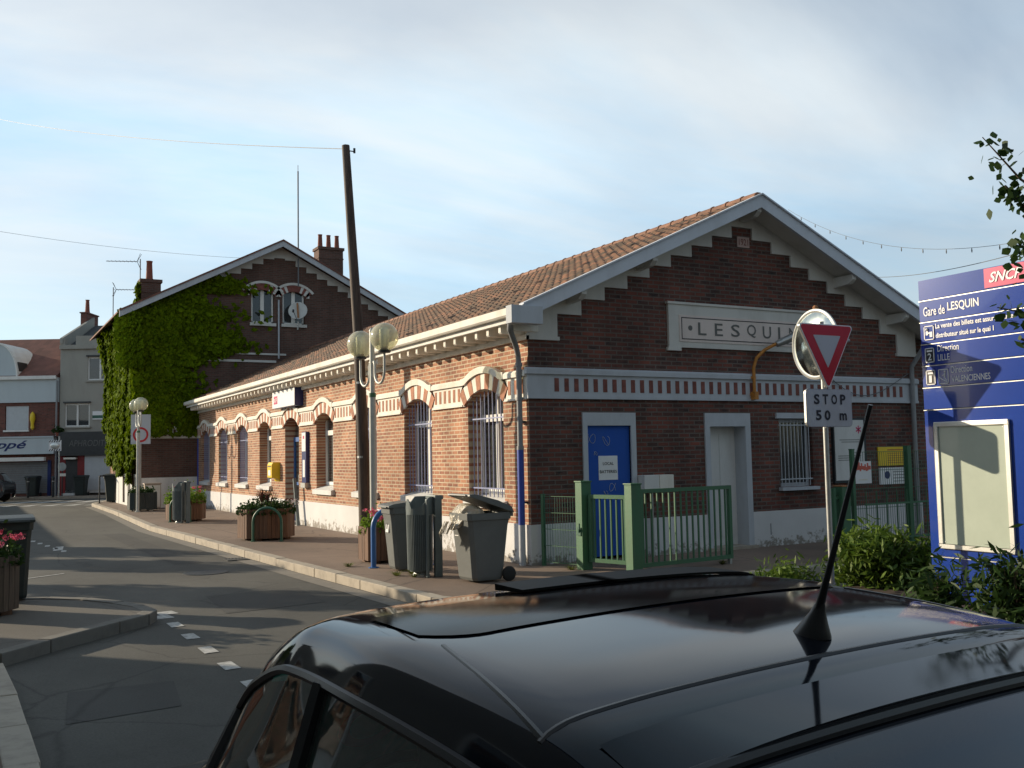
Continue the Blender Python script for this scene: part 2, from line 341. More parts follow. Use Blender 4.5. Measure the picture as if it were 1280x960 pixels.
# ------------------------------------------------------------------ mesh helpers
class MB:
    def __init__(s): s.v = []; s.f = []
    def quad(s, a, b, c, d):
        i = len(s.v); s.v += [tuple(a), tuple(b), tuple(c), tuple(d)]; s.f.append((i, i+1, i+2, i+3)); return s
    def poly(s, pts):
        i = len(s.v); s.v += [tuple(p) for p in pts]; s.f.append(tuple(range(i, i+len(pts)))); return s
    def box(s, x0, x1, y0, y1, z0, z1):
        i = len(s.v)
        s.v += [(x0,y0,z0),(x1,y0,z0),(x1,y1,z0),(x0,y1,z0),(x0,y0,z1),(x1,y0,z1),(x1,y1,z1),(x0,y1,z1)]
        s.f += [(i,i+3,i+2,i+1),(i+4,i+5,i+6,i+7),(i,i+1,i+5,i+4),(i+1,i+2,i+6,i+5),(i+2,i+3,i+7,i+6),(i+3,i,i+4,i+7)]; return s
    def prism(s, pts, axis, a, b):
        """polygon pts (2D) extruded along axis from a to b. axis 0: pts=(y,z); 1: pts=(x,z); 2: pts=(x,y)"""
        def P(p, t): return (t, p[0], p[1]) if axis == 0 else ((p[0], t, p[1]) if axis == 1 else (p[0], p[1], t))
        i = len(s.v); n = len(pts)
        s.v += [P(p, a) for p in pts] + [P(p, b) for p in pts]
        s.f.append(tuple(range(i, i+n))); s.f.append(tuple(range(i+2*n-1, i+n-1, -1)))
        for k in range(n):
            j = (k+1) % n; s.f.append((i+k, i+n+k, i+n+j, i+j))
        return s
    def tube(s, pts, r, n=8, cap=True):
        pts = [Vector(p) for p in pts]; i0 = len(s.v); m = len(pts)
        up = None
        for k, p in enumerate(pts):
            d = (pts[min(k+1, m-1)] - pts[max(k-1, 0)]).normalized()
            if up is None:
                up = Vector((0, 0, 1)) if abs(d.z) < .9 else Vector((1, 0, 0))
            a = d.cross(up)
            a = a.normalized(); up = a.cross(d).normalized()
            rr = r[k] if isinstance(r, (list, tuple)) else r
            for q in range(n):
                t = 2*math.pi*q/n; s.v.append(tuple(p + a*math.cos(t)*rr + up*math.sin(t)*rr))
        for k in range(m-1):
            for q in range(n):
                a_ = i0+k*n+q; b_ = i0+k*n+(q+1) % n; s.f.append((a_, b_, b_+n, a_+n))
        if cap:
            s.f.append(tuple(range(i0+n-1, i0-1, -1))); s.f.append(tuple(range(i0+(m-1)*n, i0+m*n)))
        return s
    def lathe(s, prof, cx=0, cy=0, n=24, z=0):
        i0 = len(s.v); m = len(prof)
        for r, h in prof:
            for q in range(n):
                t = 2*math.pi*q/n; s.v.append((cx+r*math.cos(t), cy+r*math.sin(t), z+h))
        for k in range(m-1):
            for q in range(n):
                a_ = i0+k*n+q; b_ = i0+k*n+(q+1) % n; s.f.append((a_, b_, b_+n, a_+n))
        s.f.append(tuple(range(i0+n-1, i0-1, -1))); s.f.append(tuple(range(i0+(m-1)*n, i0+m*n)))
        return s
    def sphere(s, c, r, n=24, m=14, sz=1):
        return s.lathe([(max(r*math.sin(math.pi*k/m), 1e-4), -r*sz*math.cos(math.pi*k/m)) for k in range(m+1)], c[0], c[1], n, c[2])
    def xf(s, mat):
        s.v = [tuple(mat @ Vector(v)) for v in s.v]; return s
    def add(s, o):
        i = len(s.v); s.v += o.v; s.f += [tuple(k+i for k in f) for f in o.f]; return s
    def build(s, name, mat, parent=None, smooth=False, bevel=0, seg=2, loc=None, rotz=0, merge=False):
        me = bpy.data.meshes.new(name); me.from_pydata(s.v, [], s.f)
        if merge:
            bm = bmesh.new(); bm.from_mesh(me); bmesh.ops.remove_doubles(bm, verts=bm.verts, dist=1e-4); bmesh.ops.recalc_face_normals(bm, faces=bm.faces); bm.to_mesh(me); bm.free()
        if bevel:
            bm = bmesh.new(); bm.from_mesh(me); bmesh.ops.remove_doubles(bm, verts=bm.verts, dist=1e-5)
            bmesh.ops.recalc_face_normals(bm, faces=bm.faces)
            es = [e for e in bm.edges if len(e.link_faces) == 2 and e.calc_face_angle(0) > .6]
            bmesh.ops.bevel(bm, geom=es, offset=bevel, segments=seg, profile=.6, affect='EDGES', clamp_overlap=True)
            bm.to_mesh(me); bm.free()
        me.materials.append(mat)
        if smooth: me.polygons.foreach_set('use_smooth', [True]*len(me.polygons))
        me.update()
        if smooth and bevel == 0 or smooth == 'auto':
            try: me.set_sharp_from_angle(angle=R(40))
            except Exception: pass
        o = bpy.data.objects.new(name, me); COL.objects.link(o)
        if parent: o.parent = parent
        if loc: o.location = loc
        if rotz: o.rotation_euler = (0, 0, rotz)
        return o
def tag(o, label=None, cat=None, group=None, kind=None):
    if label: o['label'] = label
    if cat: o['category'] = cat
    if group: o['group'] = group
    if kind: o['kind'] = kind
    return o
def thing(name, label, cat, loc=(0, 0, 0), rotz=0, group=None):
    o = bpy.data.objects.new(name, None); COL.objects.link(o); o.location = loc; o.rotation_euler = (0, 0, rotz)
    o.empty_display_size = .2
    return tag(o, label, cat, group)
def copy_tree(o, parent=None):
    c = o.copy(); COL.objects.link(c)
    if parent: c.parent = parent
    for ch in list(o.children): copy_tree(ch, c)
    return c
def dup(o, label, loc, rotz=0, scale=None):
    c = copy_tree(o); c['label'] = label; c.location = loc; c.rotation_euler = (0, 0, rotz)
    if scale: c.scale = (scale,)*3
    return c
def text(name, s, mat, origin, right, up, w, h, parent=None, depth=.004, bold=0, shear=0, wmode='fit'):
    """writing as mesh, fitted into a w x h box whose lower-left corner is origin"""
    cu = bpy.data.curves.new('t', 'FONT'); cu.body = s; cu.size = 1; cu.offset = bold; cu.shear = shear; cu.resolution_u = 3
    ob = bpy.data.objects.new('t', cu); COL.objects.link(ob)
    dg = bpy.context.evaluated_depsgraph_get(); me0 = ob.evaluated_get(dg).to_mesh()
    vs = [v.co.copy() for v in me0.vertices]; fs = [tuple(p.vertices) for p in me0.polygons]
    ob.evaluated_get(dg).to_mesh_clear(); bpy.data.objects.remove(ob); bpy.data.curves.remove(cu)
    x0 = min(v.x for v in vs); x1 = max(v.x for v in vs); y0 = min(v.y for v in vs); y1 = max(v.y for v in vs)
    right = Vector(right).normalized(); up = Vector(up).normalized(); nrm = right.cross(up)
    b = MB()
    b.v = [tuple(Vector(origin) + right*((v.x-x0)/(x1-x0)*w) + up*((v.y-y0)/(y1-y0)*h) + nrm*depth) for v in vs]; b.f = fs
    return b.build(name, mat, parent)
def leaves(n, sampler, size, mb=None, flat=None, aspect=1.5):
    mb = mb or MB()
    for _ in range(n):
        r_ = sampler()
        p = Vector(r_[0]) if isinstance(r_[0], (tuple, list, Vector)) else Vector(r_)
        nd = Vector(r_[1]) if isinstance(r_[0], (tuple, list, Vector)) else Vector((rnd.gauss(0,1), rnd.gauss(0,1), rnd.gauss(0,1)))
        if nd.length < 1e-3: nd = Vector((0,0,1))
        nd.normalize()
        a = nd.cross(Vector((rnd.gauss(0,1), rnd.gauss(0,1), rnd.gauss(0,1))))
        if a.length < 1e-3: continue
        a.normalize(); b = nd.cross(a)
        s_ = size*rnd.uniform(.6, 1.3)
        a *= s_*.5; b *= s_*.5*aspect
        mb.poly([p-b, p+a*.8-b*.2, p+a*.5+b*.5, p+b, p-a*.5+b*.5, p-a*.8-b*.2])
    return mb
def blades(n, c, rad, h, mb=None, w=.012, droop=.5):
    mb = mb or MB()
    for _ in range(n):
        a = rnd.uniform(0, 6.283); r0 = rad*.3*rnd.random(); hh = h*rnd.uniform(.6, 1.1); out = rad*rnd.uniform(.4, 1.0)
        d = Vector((math.cos(a), math.sin(a), 0)); sd = Vector((-d.y, d.x, 0))*w
        p0 = Vector(c)+d*r0; p1 = p0+d*out*.45+Vector((0,0,hh*.8)); p2 = p0+d*out+Vector((0,0,hh*(1-droop*rnd.random()*.5)))
        mb.quad(p0-sd, p0+sd, p1+sd*.8, p1-sd*.8); mb.poly([p1-sd*.8, p1+sd*.8, p2])
    return mb
def arcpts(y0, y1, zs, rise, n=10):
    w = (y1-y0)/2; rad = (w*w+rise*rise)/(2*rise); cz = zs+rise-rad; cy = (y0+y1)/2; a = math.asin(w/rad)
    return [(cy+rad*math.sin(-a+2*a*k/n), cz+rad*math.cos(-a+2*a*k/n)) for k in range(n+1)]

# ================================================================== THE SETTING
def sheet(pts, z):
    b = MB(); b.poly([(x, y, z) for x, y in pts]); return b
o = MB().box(-400, 400, -400, 400, -1.0, -.12).build('road', M['road']); tag(o, kind='structure')
pv = [(-2.15, -2.75), (4.6, -2.75), (4.6, -2.2), (40, -2.2), (40, 42), (6, 42), (.5, 39.5), (-2.0, 35.5), (-3.0, 32.0), (-3.05, 24.6), (-3.35, 14.4), (-3.12, 8.4), (-2.88, 1.7), (-2.72, -1.9)]
arc = [(-2.15 - .58*math.sin(a), -2.17 - .58*math.cos(a)) for a in [R(t) for t in (15, 35, 55, 75)]]
pv = pv + arc[::-1]
tag(MB().prism([(x, y) for x, y in pv], 2, -.3, 0).build('pavement', M['pave']), kind='structure')
bed = [(.0, -4.4), (12, -4.2), (12, -30), (-.6, -30), (-.6, -5.2)]
tag(MB().prism(bed, 2, -.3, 0.0).build('planting_bed', M['soil']), kind='structure')
isl = [(-5.72, -1.2), (-5.78, -.75), (-5.95, -.3), (-6.27, .3), (-6.7, .72), (-7.24, 1.0), (-9, 1.45), (-12, 1.9), (-12, -3.6), (-9, -3.3), (-7.36, -3.1), (-6.92, -2.6), (-6.2, -1.85), (-5.85, -1.5)]
tag(MB().prism(isl, 2, -.3, 0).build('traffic_island', M['island']), kind='structure')
nearp = [(-7.37, -3.65), (-7.31, -5.0), (-7.27, -6.94), (-7.27, -30), (-14, -30), (-14, -4.2)]
tag(MB().prism(nearp, 2, -.3, 0).build('near_pavement', M['pave']), kind='structure')
tag(MB().prism([(-30, 43.6), (-3.6, 43.2), (.2, 41.3), (12, 34.8), (30, 45), (30, 80), (-30, 80)], 2, -.3, 0).build('far_pavement', M['pave']), kind='structure')
def kerb(path, w=.16, z=.012, L=1.0, side=1, mat='kerb', name='kerb'):
    """kerb stones laid along a path, each about a metre long with an open joint"""
    b = MB(); pts = [Vector((p[0], p[1], 0)) for p in path]
    segs = []
    for a, c in zip(pts, pts[1:]):
        n = max(1, round((c-a).length/L)); segs += [(a.lerp(c, k/n), a.lerp(c, (k+1)/n)) for k in range(n)]
    for a, c in segs:
        d = (c-a).normalized(); nn = Vector((-d.y, d.x, 0))*side; g = d*.006; zz = z+rnd.uniform(-.006, .006); o_ = nn*rnd.uniform(-.006, .006)
        q = [a+g+o_-nn*.03, c-g+o_-nn*.03, c-g+nn*w, a+g+nn*w]
        bb = MB().prism([(p.x, p.y) for p in q], 2, -.16, zz); b.add(bb)
    return tag(b.build(name, M[mat], bevel=.012, seg=2), kind='structure')
kerb([(4.6, -2.75), (-2.15, -2.75)] + arc + [(-2.72, -1.9), (-2.88, 1.7), (-3.12, 8.4), (-3.35, 14.4), (-3.05, 24.6), (-3.0, 32.0), (-2.0, 35.5), (.5, 39.5)], side=-1)
M['kerb_shaded'] = weathered('shaded_kerb_stone', (.17, .16, .14), (.07, .065, .06), .6, 5, .85, False)  # stone colour darkened to stand in for shadow on the kerb's side face
kerb(isl[6::-1] + [(-5.85, -1.5), (-6.2, -1.85), (-6.92, -2.6), (-7.36, -3.1), (-9, -3.3)], w=.13, side=-1, z=.01, L=.8, mat='kerb_shaded')
kerb([(-7.37, -3.65), (-7.31, -5.0), (-7.27, -6.94), (-7.27, -16)], w=.16, side=-1)
kerb([(-30, 43.6), (-3.6, 43.2), (.2, 41.3), (6, 38.1)], side=1)
# gutter of pale stone along the station kerb and round the island tip
g_ = MB()
gp = [(-2.77, -2.2), (-2.95, 1.7), (-3.19, 8.4), (-3.42, 14.4), (-3.12, 24.6), (-3.07, 31.5)]
for a, c in zip(gp, gp[1:]): g_.quad((a[0]-.26, a[1], -.116), (a[0], a[1], -.116), (c[0], c[1], -.116), (c[0]-.26, c[1], -.116))
tag(g_.build('gutter_strip', weathered('gutter_concrete', (.22, .20, .17), (.10, .09, .08), .6, 4, .85, False)), kind='structure')
mk = MB()
for x, y in ((-5.53, -.86), (-5.59, -2.45), (-5.57, -3.34), (-5.55, -4.2)):
    pass
for k in range(9):
    y = -1.85 - k*.86; mk.quad((-5.64, y, -.114), (-5.50, y+.02, -.114), (-5.51, y+.36, -.114), (-5.64, y+.34, -.114))
for p in ((-5.60, -1.02), (-5.50, -.72)): mk.quad((p[0]-.1, p[1]-.14, -.116), (p[0]+.12, p[1]-.10, -.116), (p[0]+.08, p[1]+.16, -.116), (p[0]-.12, p[1]+.12, -.116))
# far crossing: bars and give-way triangles
U = Vector((.88, -.48, 0)); V = Vector((.48, .88, 0))
for k in range(9):
    c = Vector((-7.6, 42.6, -.116)) + U*(k*1.05); mk.quad(c, c+U*.55, c+U*.55-V*2.6+U*.1, c-V*2.6+U*.1)
for k in range(8):
    c = Vector((-8.4, 36.3, -.116)) + U*(k*.98); mk.poly([c, c+U*.62, c+U*.31+V*1.9])
# worn painted arrow and dashes on the side lane
for k in range(5): mk.quad((-6.32+k*.1, 12.6-k*.85, -.116), (-6.22+k*.1, 12.6-k*.85, -.116), (-6.18+k*.1, 13.0-k*.85, -.116), (-6.28+k*.1, 13.0-k*.85, -.116))
mk.quad((-6.05, 9.6, -.116), (-5.85, 9.7, -.116), (-5.75, 10.7, -.116), (-5.9, 10.7, -.116))
tag(mk.build('road_markings', M['marking']), kind='structure')
rp = MB()
for q in ([(-4.9, -1.2), (-3.6, -1.0), (-3.5, .6), (-4.8, .5)], [(-4.4, 5.0), (-3.9, 5.05), (-4.1, 14.0), (-4.6, 13.9)], [(-7.0, -5.6), (-6.2, -5.5), (-6.1, -4.6), (-6.9, -4.55)]): rp.poly([(x, y, -.1165) for x, y in q])
tag(rp.build('asphalt_repair', asphalt('repair_asphalt', (.050, .050, .046), .3, 1.0)), kind='structure')
lat = MB(); lat.poly([(-7.0, 4.2, -.114), (-6.2, 4.75, -.114), (-6.2, 4.82, -.114), (-7.0, 4.27, -.114)])
tag(lat.build('lane_line', M['marking']), kind='structure')
mh = thing('manhole_cover', 'round iron manhole cover set in the road beside the station kerb', 'manhole cover', (-4.2, 3.4, -.116))
MB().lathe([(.36, -.004), (.36, .004), (.32, .006), (.31, .002), (.02, .002)], 0, 0, 32).build('cover', M['dark_metal'], mh)
gt_ = thing('gully_grate', 'iron gully grate against the station kerb', 'drain', (-3.28, 5.2, -.116))
b = MB().box(-.2, .2, -.2, -.17, 0, .012).box(-.2, .2, .17, .2, 0, .012)
for k in range(7): b.box(-.2+.06*k, -.17+.06*k, -.17, .17, 0, .012)
b.build('grate', M['dark_metal'], gt_)
# weeds in the joints
gr = MB()
for c in [(-1.95, .2), (-2.2, .1), (.2, -.85), (-2.35, 1.7), (.7, -1.9), (2.4, -1.65), (-2.0, -.2)]:
    blades(45, (c[0]+rnd.uniform(-.05, .05), c[1], 0), .16, .07, gr, .005)
tag(gr.build('grass', M['grass']), kind='stuff')

# ================================================================== STATION
XC, SL, ZR = 4.46, .457, 6.14
WX = 2*XC
def rz_(x): return ZR - SL*abs(x-XC)
st = thing('station_building', 'long low red brick station with white banded arches, tiled roof and stepped white gable', 'building', (0, 0, 0))
LEN = 25.28
OY = [.84, 3.68, 6.55, 9.42, 12.2, 14.93, 17.65, 20.42, 23.2]; OW = 1.30
SILL = .95; SPR = 2.62; TOPW = 3.80
w = MB(); TH = .36
edges = [0.003]
prev = 0.003
for k, y0 in enumerate(OY):
    y1 = y0+OW; z0 = 0 if k == 4 else SILL
    w.box(0, TH, prev, y0, 0, TOPW)
    if z0: w.box(0, TH, y0, y1, 0, z0)
    ap = arcpts(y0, y1, SPR, .20, 12)
    w.prism([(y0, TOPW)] + ap + [(y1, TOPW)], 0, 0, TH)
    prev = y1
w.box(0, TH, prev, LEN, 0, TOPW)
w.build('wall', M['brick_side'], st)
# gable wall
gw = MB()
gw.box(0, TH, 0, .003, 0, 3.5)
gw.box(TH, 1.06, 0, TH, 0, 3.5); gw.box(1.91, 3.58, 0, TH, 0, 3.5); gw.box(4.38, 5.2, 0, TH, 0, 3.5); gw.box(6.02, WX, 0, TH, 0, 3.5)
gw.box(1.06, 1.91, 0, TH, 2.15, 3.5); gw.box(3.58, 4.38, 0, TH, 2.13, 3.5); gw.box(5.2, 6.02, 0, TH, 2.27, 3.5); gw.box(5.2, 6.02, 0, TH, 0, 1.03)
gw.prism([(0, 3.5), (WX, 3.5), (WX, rz_(WX)-.08), (XC, ZR-.08), (0, rz_(0)-.08)], 1, 0, TH)
gw.build('gable_wall', M['brick_gable_shaded'], st)
MB().box(WX-.01, WX+TH, .02, LEN, 0, 3.85).build('rear_wall', M['brick_gable_shaded'], st)
MB().box(.6, 8.3, LEN-.1, LEN-.02, 0, 4.0).build('end_wall', M['brick_gable_shaded'], st)
# interior darkness: a real floor, partition and ceiling
MB().box(TH, WX-.02, TH, LEN-.12, .02, .06).box(2.6, 2.7, TH, LEN-.12, .06, 3.4).box(TH, WX-.02, TH, LEN-.12, 3.4, 3.45).build('interior', M['room'], st)
# plinth
pl = MB(); prev = -.02
pl.box(-.022, 0, -.022, OY[4], 0, .62); pl.box(-.022, 0, OY[4]+OW, LEN, 0, .62)
pl.box(0, 1.0, -.022, 0, 0, .62).box(1.97, 3.5, -.022, 0, 0, .62).box(4.5, WX, -.022, 0, 0, .62)
pl.box(-.0, .1, OY[4]-.012, OY[4]+.002, 0, .62)
pl.build('plinth', M['plinth'], st)
# white string course of the long wall
pr = .035
def span(y0, y1):
    bd = MB(); bb = MB()
    bd.box(-pr, 0, y0, y1, 2.57, 2.93)
    bd.prism([(-.075, 2.93), (-.075, 3.0), (-.05, 3.035), (0, 3.045), (0, 2.93)], 1, y0, y1)
    bd.box(-.05, 0, y0, y1, 2.565, 2.60)
    L = y1-y0; n = max(1, int((L-.12)/.17)); p = (L-.10)/n
    for k in range(n):
        c = y0+.05+p*(k+.5); bb.box(-pr-.006, -pr, c-.042, c+.042, 2.66, 2.885)
    q_ = bd.build('string_course', M['cream'], st); bb.build('brick_inset', M['brick_warm'], q_)
ex = .13
cuts = [0.0] + [v for y0 in OY for v in (y0-ex, y0+OW+ex)] + [LEN]
for a, c in zip(cuts[0::2], cuts[1::2]): span(a, c)
# cornice and frieze
MB().box(-.06, 0, -.05, LEN, 3.50, 3.575).box(-.035, 0, -.03, LEN, 3.575, 3.60).build('cornice', M['cream'], st)
MB().box(-.018, 0, -.016, LEN, 3.60, 3.80).build('frieze', M['cream'], st)
# rafter tails, one mesh shared by every tail
rt = MB().prism([(-.44, 3.60), (-.44, 3.70), (-.40, 3.79), (0, 3.79), (0, 3.58), (-.42, 3.58)], 1, -.04, .04)
r0 = rt.build('rafter_tail', M['cream'], st); y = -.30; r0.location = (0, y, 0)
while y < 24.3:
    y += .405; c = r0.copy(); COL.objects.link(c); c.parent = st; c.location = (0, y, 0)
# eaves board, gutter lip
MB().box(-.50, -.445, -.50, 24.9, 3.70, 3.885).build('eaves_board', M['white_paint'], st, bevel=.004)
MB().prism([(-.60, 3.80), (-.575, 3.775), (-.52, 3.775), (-.502, 3.80), (-.502, 3.905), (-.60, 3.905)], 1, -.52, 24.9).build('gutter', M['cream'], st)
MB().box(-.42, 0, -.5, 24.9, 3.80, 3.815).build('soffit', M['cream'], st)
# roof: pantiles as real relief
def tiled(x0, x1, y0, y1, zf, name, mat, parent, loc=None):
    pu, pvv = .23, .30; b = MB()
    nx = int(abs(x1-x0)/pvv)+1; ny = int((y1-y0)/pu*6)
    rows = []
    for i in range(nx):
        for e in (0.0, .98):
            t = min(1, (i+e)/nx); x = x0+(x1-x0)*t; lift = .050*(1-e)
            rows.append((x, lift))
    for x, lift in rows:
        jit = rnd.uniform(-.004, .004)
        for j in range(ny+1):
            yy = y0+(y1-y0)*j/ny; ph = ((yy/pu) % 1)
            b.v.append((x, yy, zf(x)+lift+.042*abs(math.sin(math.pi*ph))+jit+.012*math.sin(yy*.9+x)*math.sin(yy*.37)))
    n = ny+1
    for i in range(len(rows)-1):
        for j in range(ny): a = i*n+j; b.f.append((a, a+1, a+n+1, a+n) if x1 > x0 else (a, a+n, a+n+1, a+1))
    o_ = b.build(name, mat, parent, smooth=True)
    return o_
tiled(-.56, XC, -.50, LEN-.03, lambda x: rz_(x)-.02, 'roof', M['roof'], st)
tiled(WX+.56, XC, -.50, LEN-.03, lambda x: rz_(x)-.02, 'roof', M['roof'], st)
MB().prism([(-.46, rz_(-.46)-.13), (XC, ZR-.13), (WX+.46, rz_(WX+.46)-.13), (WX+.46, rz_(WX+.46)-.09), (XC, ZR-.09), (-.46, rz_(-.46)-.09)], 1, -.49, LEN-.04).build('roof_boards', M['step_white'], st)
rg = MB(); y = -.5
while y < LEN-.1:
    L = .40
    for k in range(1):
        pts = [(XC-.13, -.06), (XC-.10, .035), (XC-.04, .075), (XC+.04, .075), (XC+.10, .035), (XC+.13, -.06)]
        rg.prism([(px, ZR+pz+.01) for px, pz in pts], 1, y, y+L-.05)
        rg.prism([(XC+(px-XC)*1.12, ZR+pz*1.12+.014) for px, pz in pts], 1, y+L-.05, y+L)
    y += L
rg.build('ridge_tiles', M['ridge'], st)
# verge boards
for s in (-1, 1):
    def X(x): return XC + s*x
    H = XC+.40
    b = MB().prism([(X(0), ZR+.03), (X(H), rz_(X(H))+.03), (X(H), rz_(X(H))-.195), (X(0), ZR-.195)][::s], 1, -.56, -.50)
    b.prism([(X(0), ZR+.055), (X(H), rz_(X(H))+.055), (X(H), rz_(X(H))+.03), (X(0), ZR+.03)][::s], 1, -.60, -.46)
    b.build('verge_board', M['verge'], st)
MB().box(-.62, -.08, -.62, -.44, 3.66, 3.93).build('eaves_box', M['grey_paint'], st, bevel=.006)
MB().box(WX+.08, WX+.62, -.62, -.44, 3.66, 3.93).build('eaves_box', M['grey_paint'], st, bevel=.006)
for x in (.75, 2.15, XC, 6.75, 8.15):
    zz = rz_(x)-.135
    MB().prism([(-.50, zz-.02), (-.50, zz-.12), (-.40, zz-.19), (.02, zz-.22), (.02, zz-.02)], 0, x-.05, x+.05).build('purlin_end', M['step_white'], st)
# stepped white band of the gable
stp = (XC-.24-.53)/8
left = [(0, 3.55), (.53, 3.55)]
zs = [3.93, 4.20, 4.42, 4.64, 4.86, 5.07, 5.28, 5.49, 5.70]
x = .53
for k, z in enumerate(zs):
    left.append((x, z));
    if k < 8: x += stp; left.append((x, z))
# left now runs up to (XC-.24, 5.70)
sb = MB()
for s in (0, 1):
    pts = left + [(XC, 5.70), (XC, ZR-.13), (0, rz_(0)-.13)]
    # split in convex strips under each step
    xs = [0, .53] + [.53+stp*(k+1) for k in range(8)] + [XC]
    bot = [3.55] + zs
    for k in range(len(xs)-1):
        a, c = xs[k], xs[k+1]; q = [(a, bot[k]), (c, bot[k]), (c, rz_(c)-.13), (a, rz_(a)-.13)]
        if s: q = [(WX-px, pz) for px, pz in q][::-1]
        sb.prism(q, 1, -.035, 0)
sb.box(-.05, .56, -.05, 0, 3.50, 3.56).box(WX-.56, WX+.05, -.05, 0, 3.50, 3.56)
sb.build('stepped_band', M['step_white'], st)
# gable string course
gb = MB().box(-.035, WX, -.035, 0, 2.60, 2.96); gb.prism([(-.075, 2.96), (-.075, 3.03), (-.05, 3.06), (0, 3.07), (0, 2.96)], 0, -.075, WX); gb.box(-.04, WX, -.05, 0, 2.575, 2.625)
gb.build('gable_string_course', M['grey_paint'], st)
gk = MB(); n = 44
for k in range(n):
    c = .40 + (WX-.8)*(k+.5)/n; gk.box(c-.04, c+.04, -.042, -.035, 2.69, 2.90)
gk.build('gable_string_brick', M['brick_shadow'], st)
# arches of the long wall
def arch_parts(y0, y1, parent):
    W = y1-y0; rise = .20; hw = W/2; rad = (hw*hw+rise*rise)/(2*rise); cz = SPR+rise-rad; cy = (y0+y1)/2
    a0 = math.asin(hw/rad); th = .27; n = 11
    aw = MB(); ab = MB()
    def P(r, a): return (cy+r*math.sin(a), cz+r*math.cos(a))
    for k in range(n):
        a, c = -a0*1.12+2*a0*1.12*k/n, -a0*1.12+2*a0*1.12*(k+1)/n
        tgt, d = (ab, .046) if k % 2 == 0 else (aw, .040)
        tgt.prism([P(rad+.004, a), P(rad+.004, c), P(rad+th, c), P(rad+th, a)][::-1], 0, -d, 0)
    # hood mould: follows the arch then flattens into the string course
    m = 20; prof = []
    for k in range(m+1):
        t = -1+2*k/m; yy = cy+t*(hw+ex)
        a = math.asin(max(-1, min(1, (yy-cy)/(rad+th)))); zb = cz+(rad+th)*math.cos(a)
        e = max(0, (abs(t)-.78)/.22); zb = zb*(1-e)+(2.93)*e
        zb = max(zb, 2.93)
        prof.append((yy, zb))
    for (ya, za), (yb, zb) in zip(prof, prof[1:]):
        aw.prism([(ya, za), (yb, zb), (yb, zb+.115), (ya, za+.115)][::-1], 0, -.080, 0)
    # cheeks below the hood, beside the voussoirs
    for s in (-1, 1):
        ye = cy+s*(hw+ex); pa = P(rad, s*a0*1.12); pb = P(rad+th, s*a0*1.12)
        q = [(ye, 2.565), (pa[0], 2.565), pa, pb, (ye, 2.93)]
        aw.prism(q if s > 0 else q[::-1], 0, -pr, 0)
    aw.build('arch', M['cream'], parent)
    ab.build('arch_bricks', M['brick_warm'], parent)
def side_window(k, kind):
    y0 = OY[k]; y1 = y0+OW; wn = MB(); fx0, fx1 = .24, .30; t = .055
    zs_ = SILL+.10; zt = 2.86; zm = 2.28
    wn.box(fx0, fx1, y0, y0+t, zs_, zt).box(fx0, fx1, y1-t, y1, zs_, zt).box(fx0, fx1, y0+t, y1-t, zs_, zs_+.08)
    wn.box(fx0-.02, fx1, y0+t, y1-t, zm, zm+.12)
    cy = (y0+y1)/2; wn.box(fx0-.01, fx1, cy-.05, cy+.05, zs_+.08, zm)
    if kind != 'open': wn.box(fx0, fx1, cy-.02, cy+.02, zm+.12, zt)
    f = wn.build('window', M['white_paint'], st)
    MB().box(.275, .283, y0+t, y1-t, zs_+.08, zt).build('pane', M['glass'], f)
    sh = MB().prism([(-.07, SILL-.10), (-.07, SILL-.02), (.26, SILL+.07), (.26, SILL+.10), (.30, SILL+.10), (.30, SILL-.10)], 1, y0-.07, y1+.07)
    # sill only in front of the wall and inside the reveal
    sh = MB().prism([(-.09, SILL-.12), (-.09, SILL-.01), (0, SILL+.015), (0, SILL-.12)], 1, y0-.08, y1+.08).prism([(0, SILL+.002), (0, SILL+.015), (.30, SILL+.10), (.30, SILL+.002)], 1, y0+.002, y1-.002)
    sh.build('sill', M['white_stone'], f, bevel=.004)
    arch_parts(y0, y1, f)
    cu = MB()
    for j in range(14):
        yy = y0+.08+(OW-.16)*j/14; cu.quad((.38+.03*(j % 2), yy, SILL), (.38+.03*((j+1) % 2), yy+(OW-.16)/14, SILL), (.38+.03*((j+1) % 2), yy+(OW-.16)/14, zm), (.38+.03*(j % 2), yy, zm))
    if kind in ('bars', 'blue'): cu.build('curtain', M['curtain'] if kind == 'bars' else M['blind_blue'], f)
    if kind in ('bars', 'blue'):
        g = MB(); nb = 9
        for j in range(nb):
            yy = y0+.07+(OW-.14)*j/(nb-1); ty = (yy-cy)/(OW/2); top = SPR+.19*(1-ty*ty)-.01
            g.tube([(.07, yy, SILL+.06), (.07, yy, top)], .0095, 6)
        for zz in (SILL+.20, 2.33): g.box(.055, .085, y0+.0, y1-.0, zz-.011, zz+.011)
        g.build('security_bars', M['bar_blue'], f)
    return f
for k in range(9):
    if k == 4: continue
    side_window(k, ('bars', 'bars', 'bars', 'open', None, 'open', 'blue', 'blue', 'blue')[k])
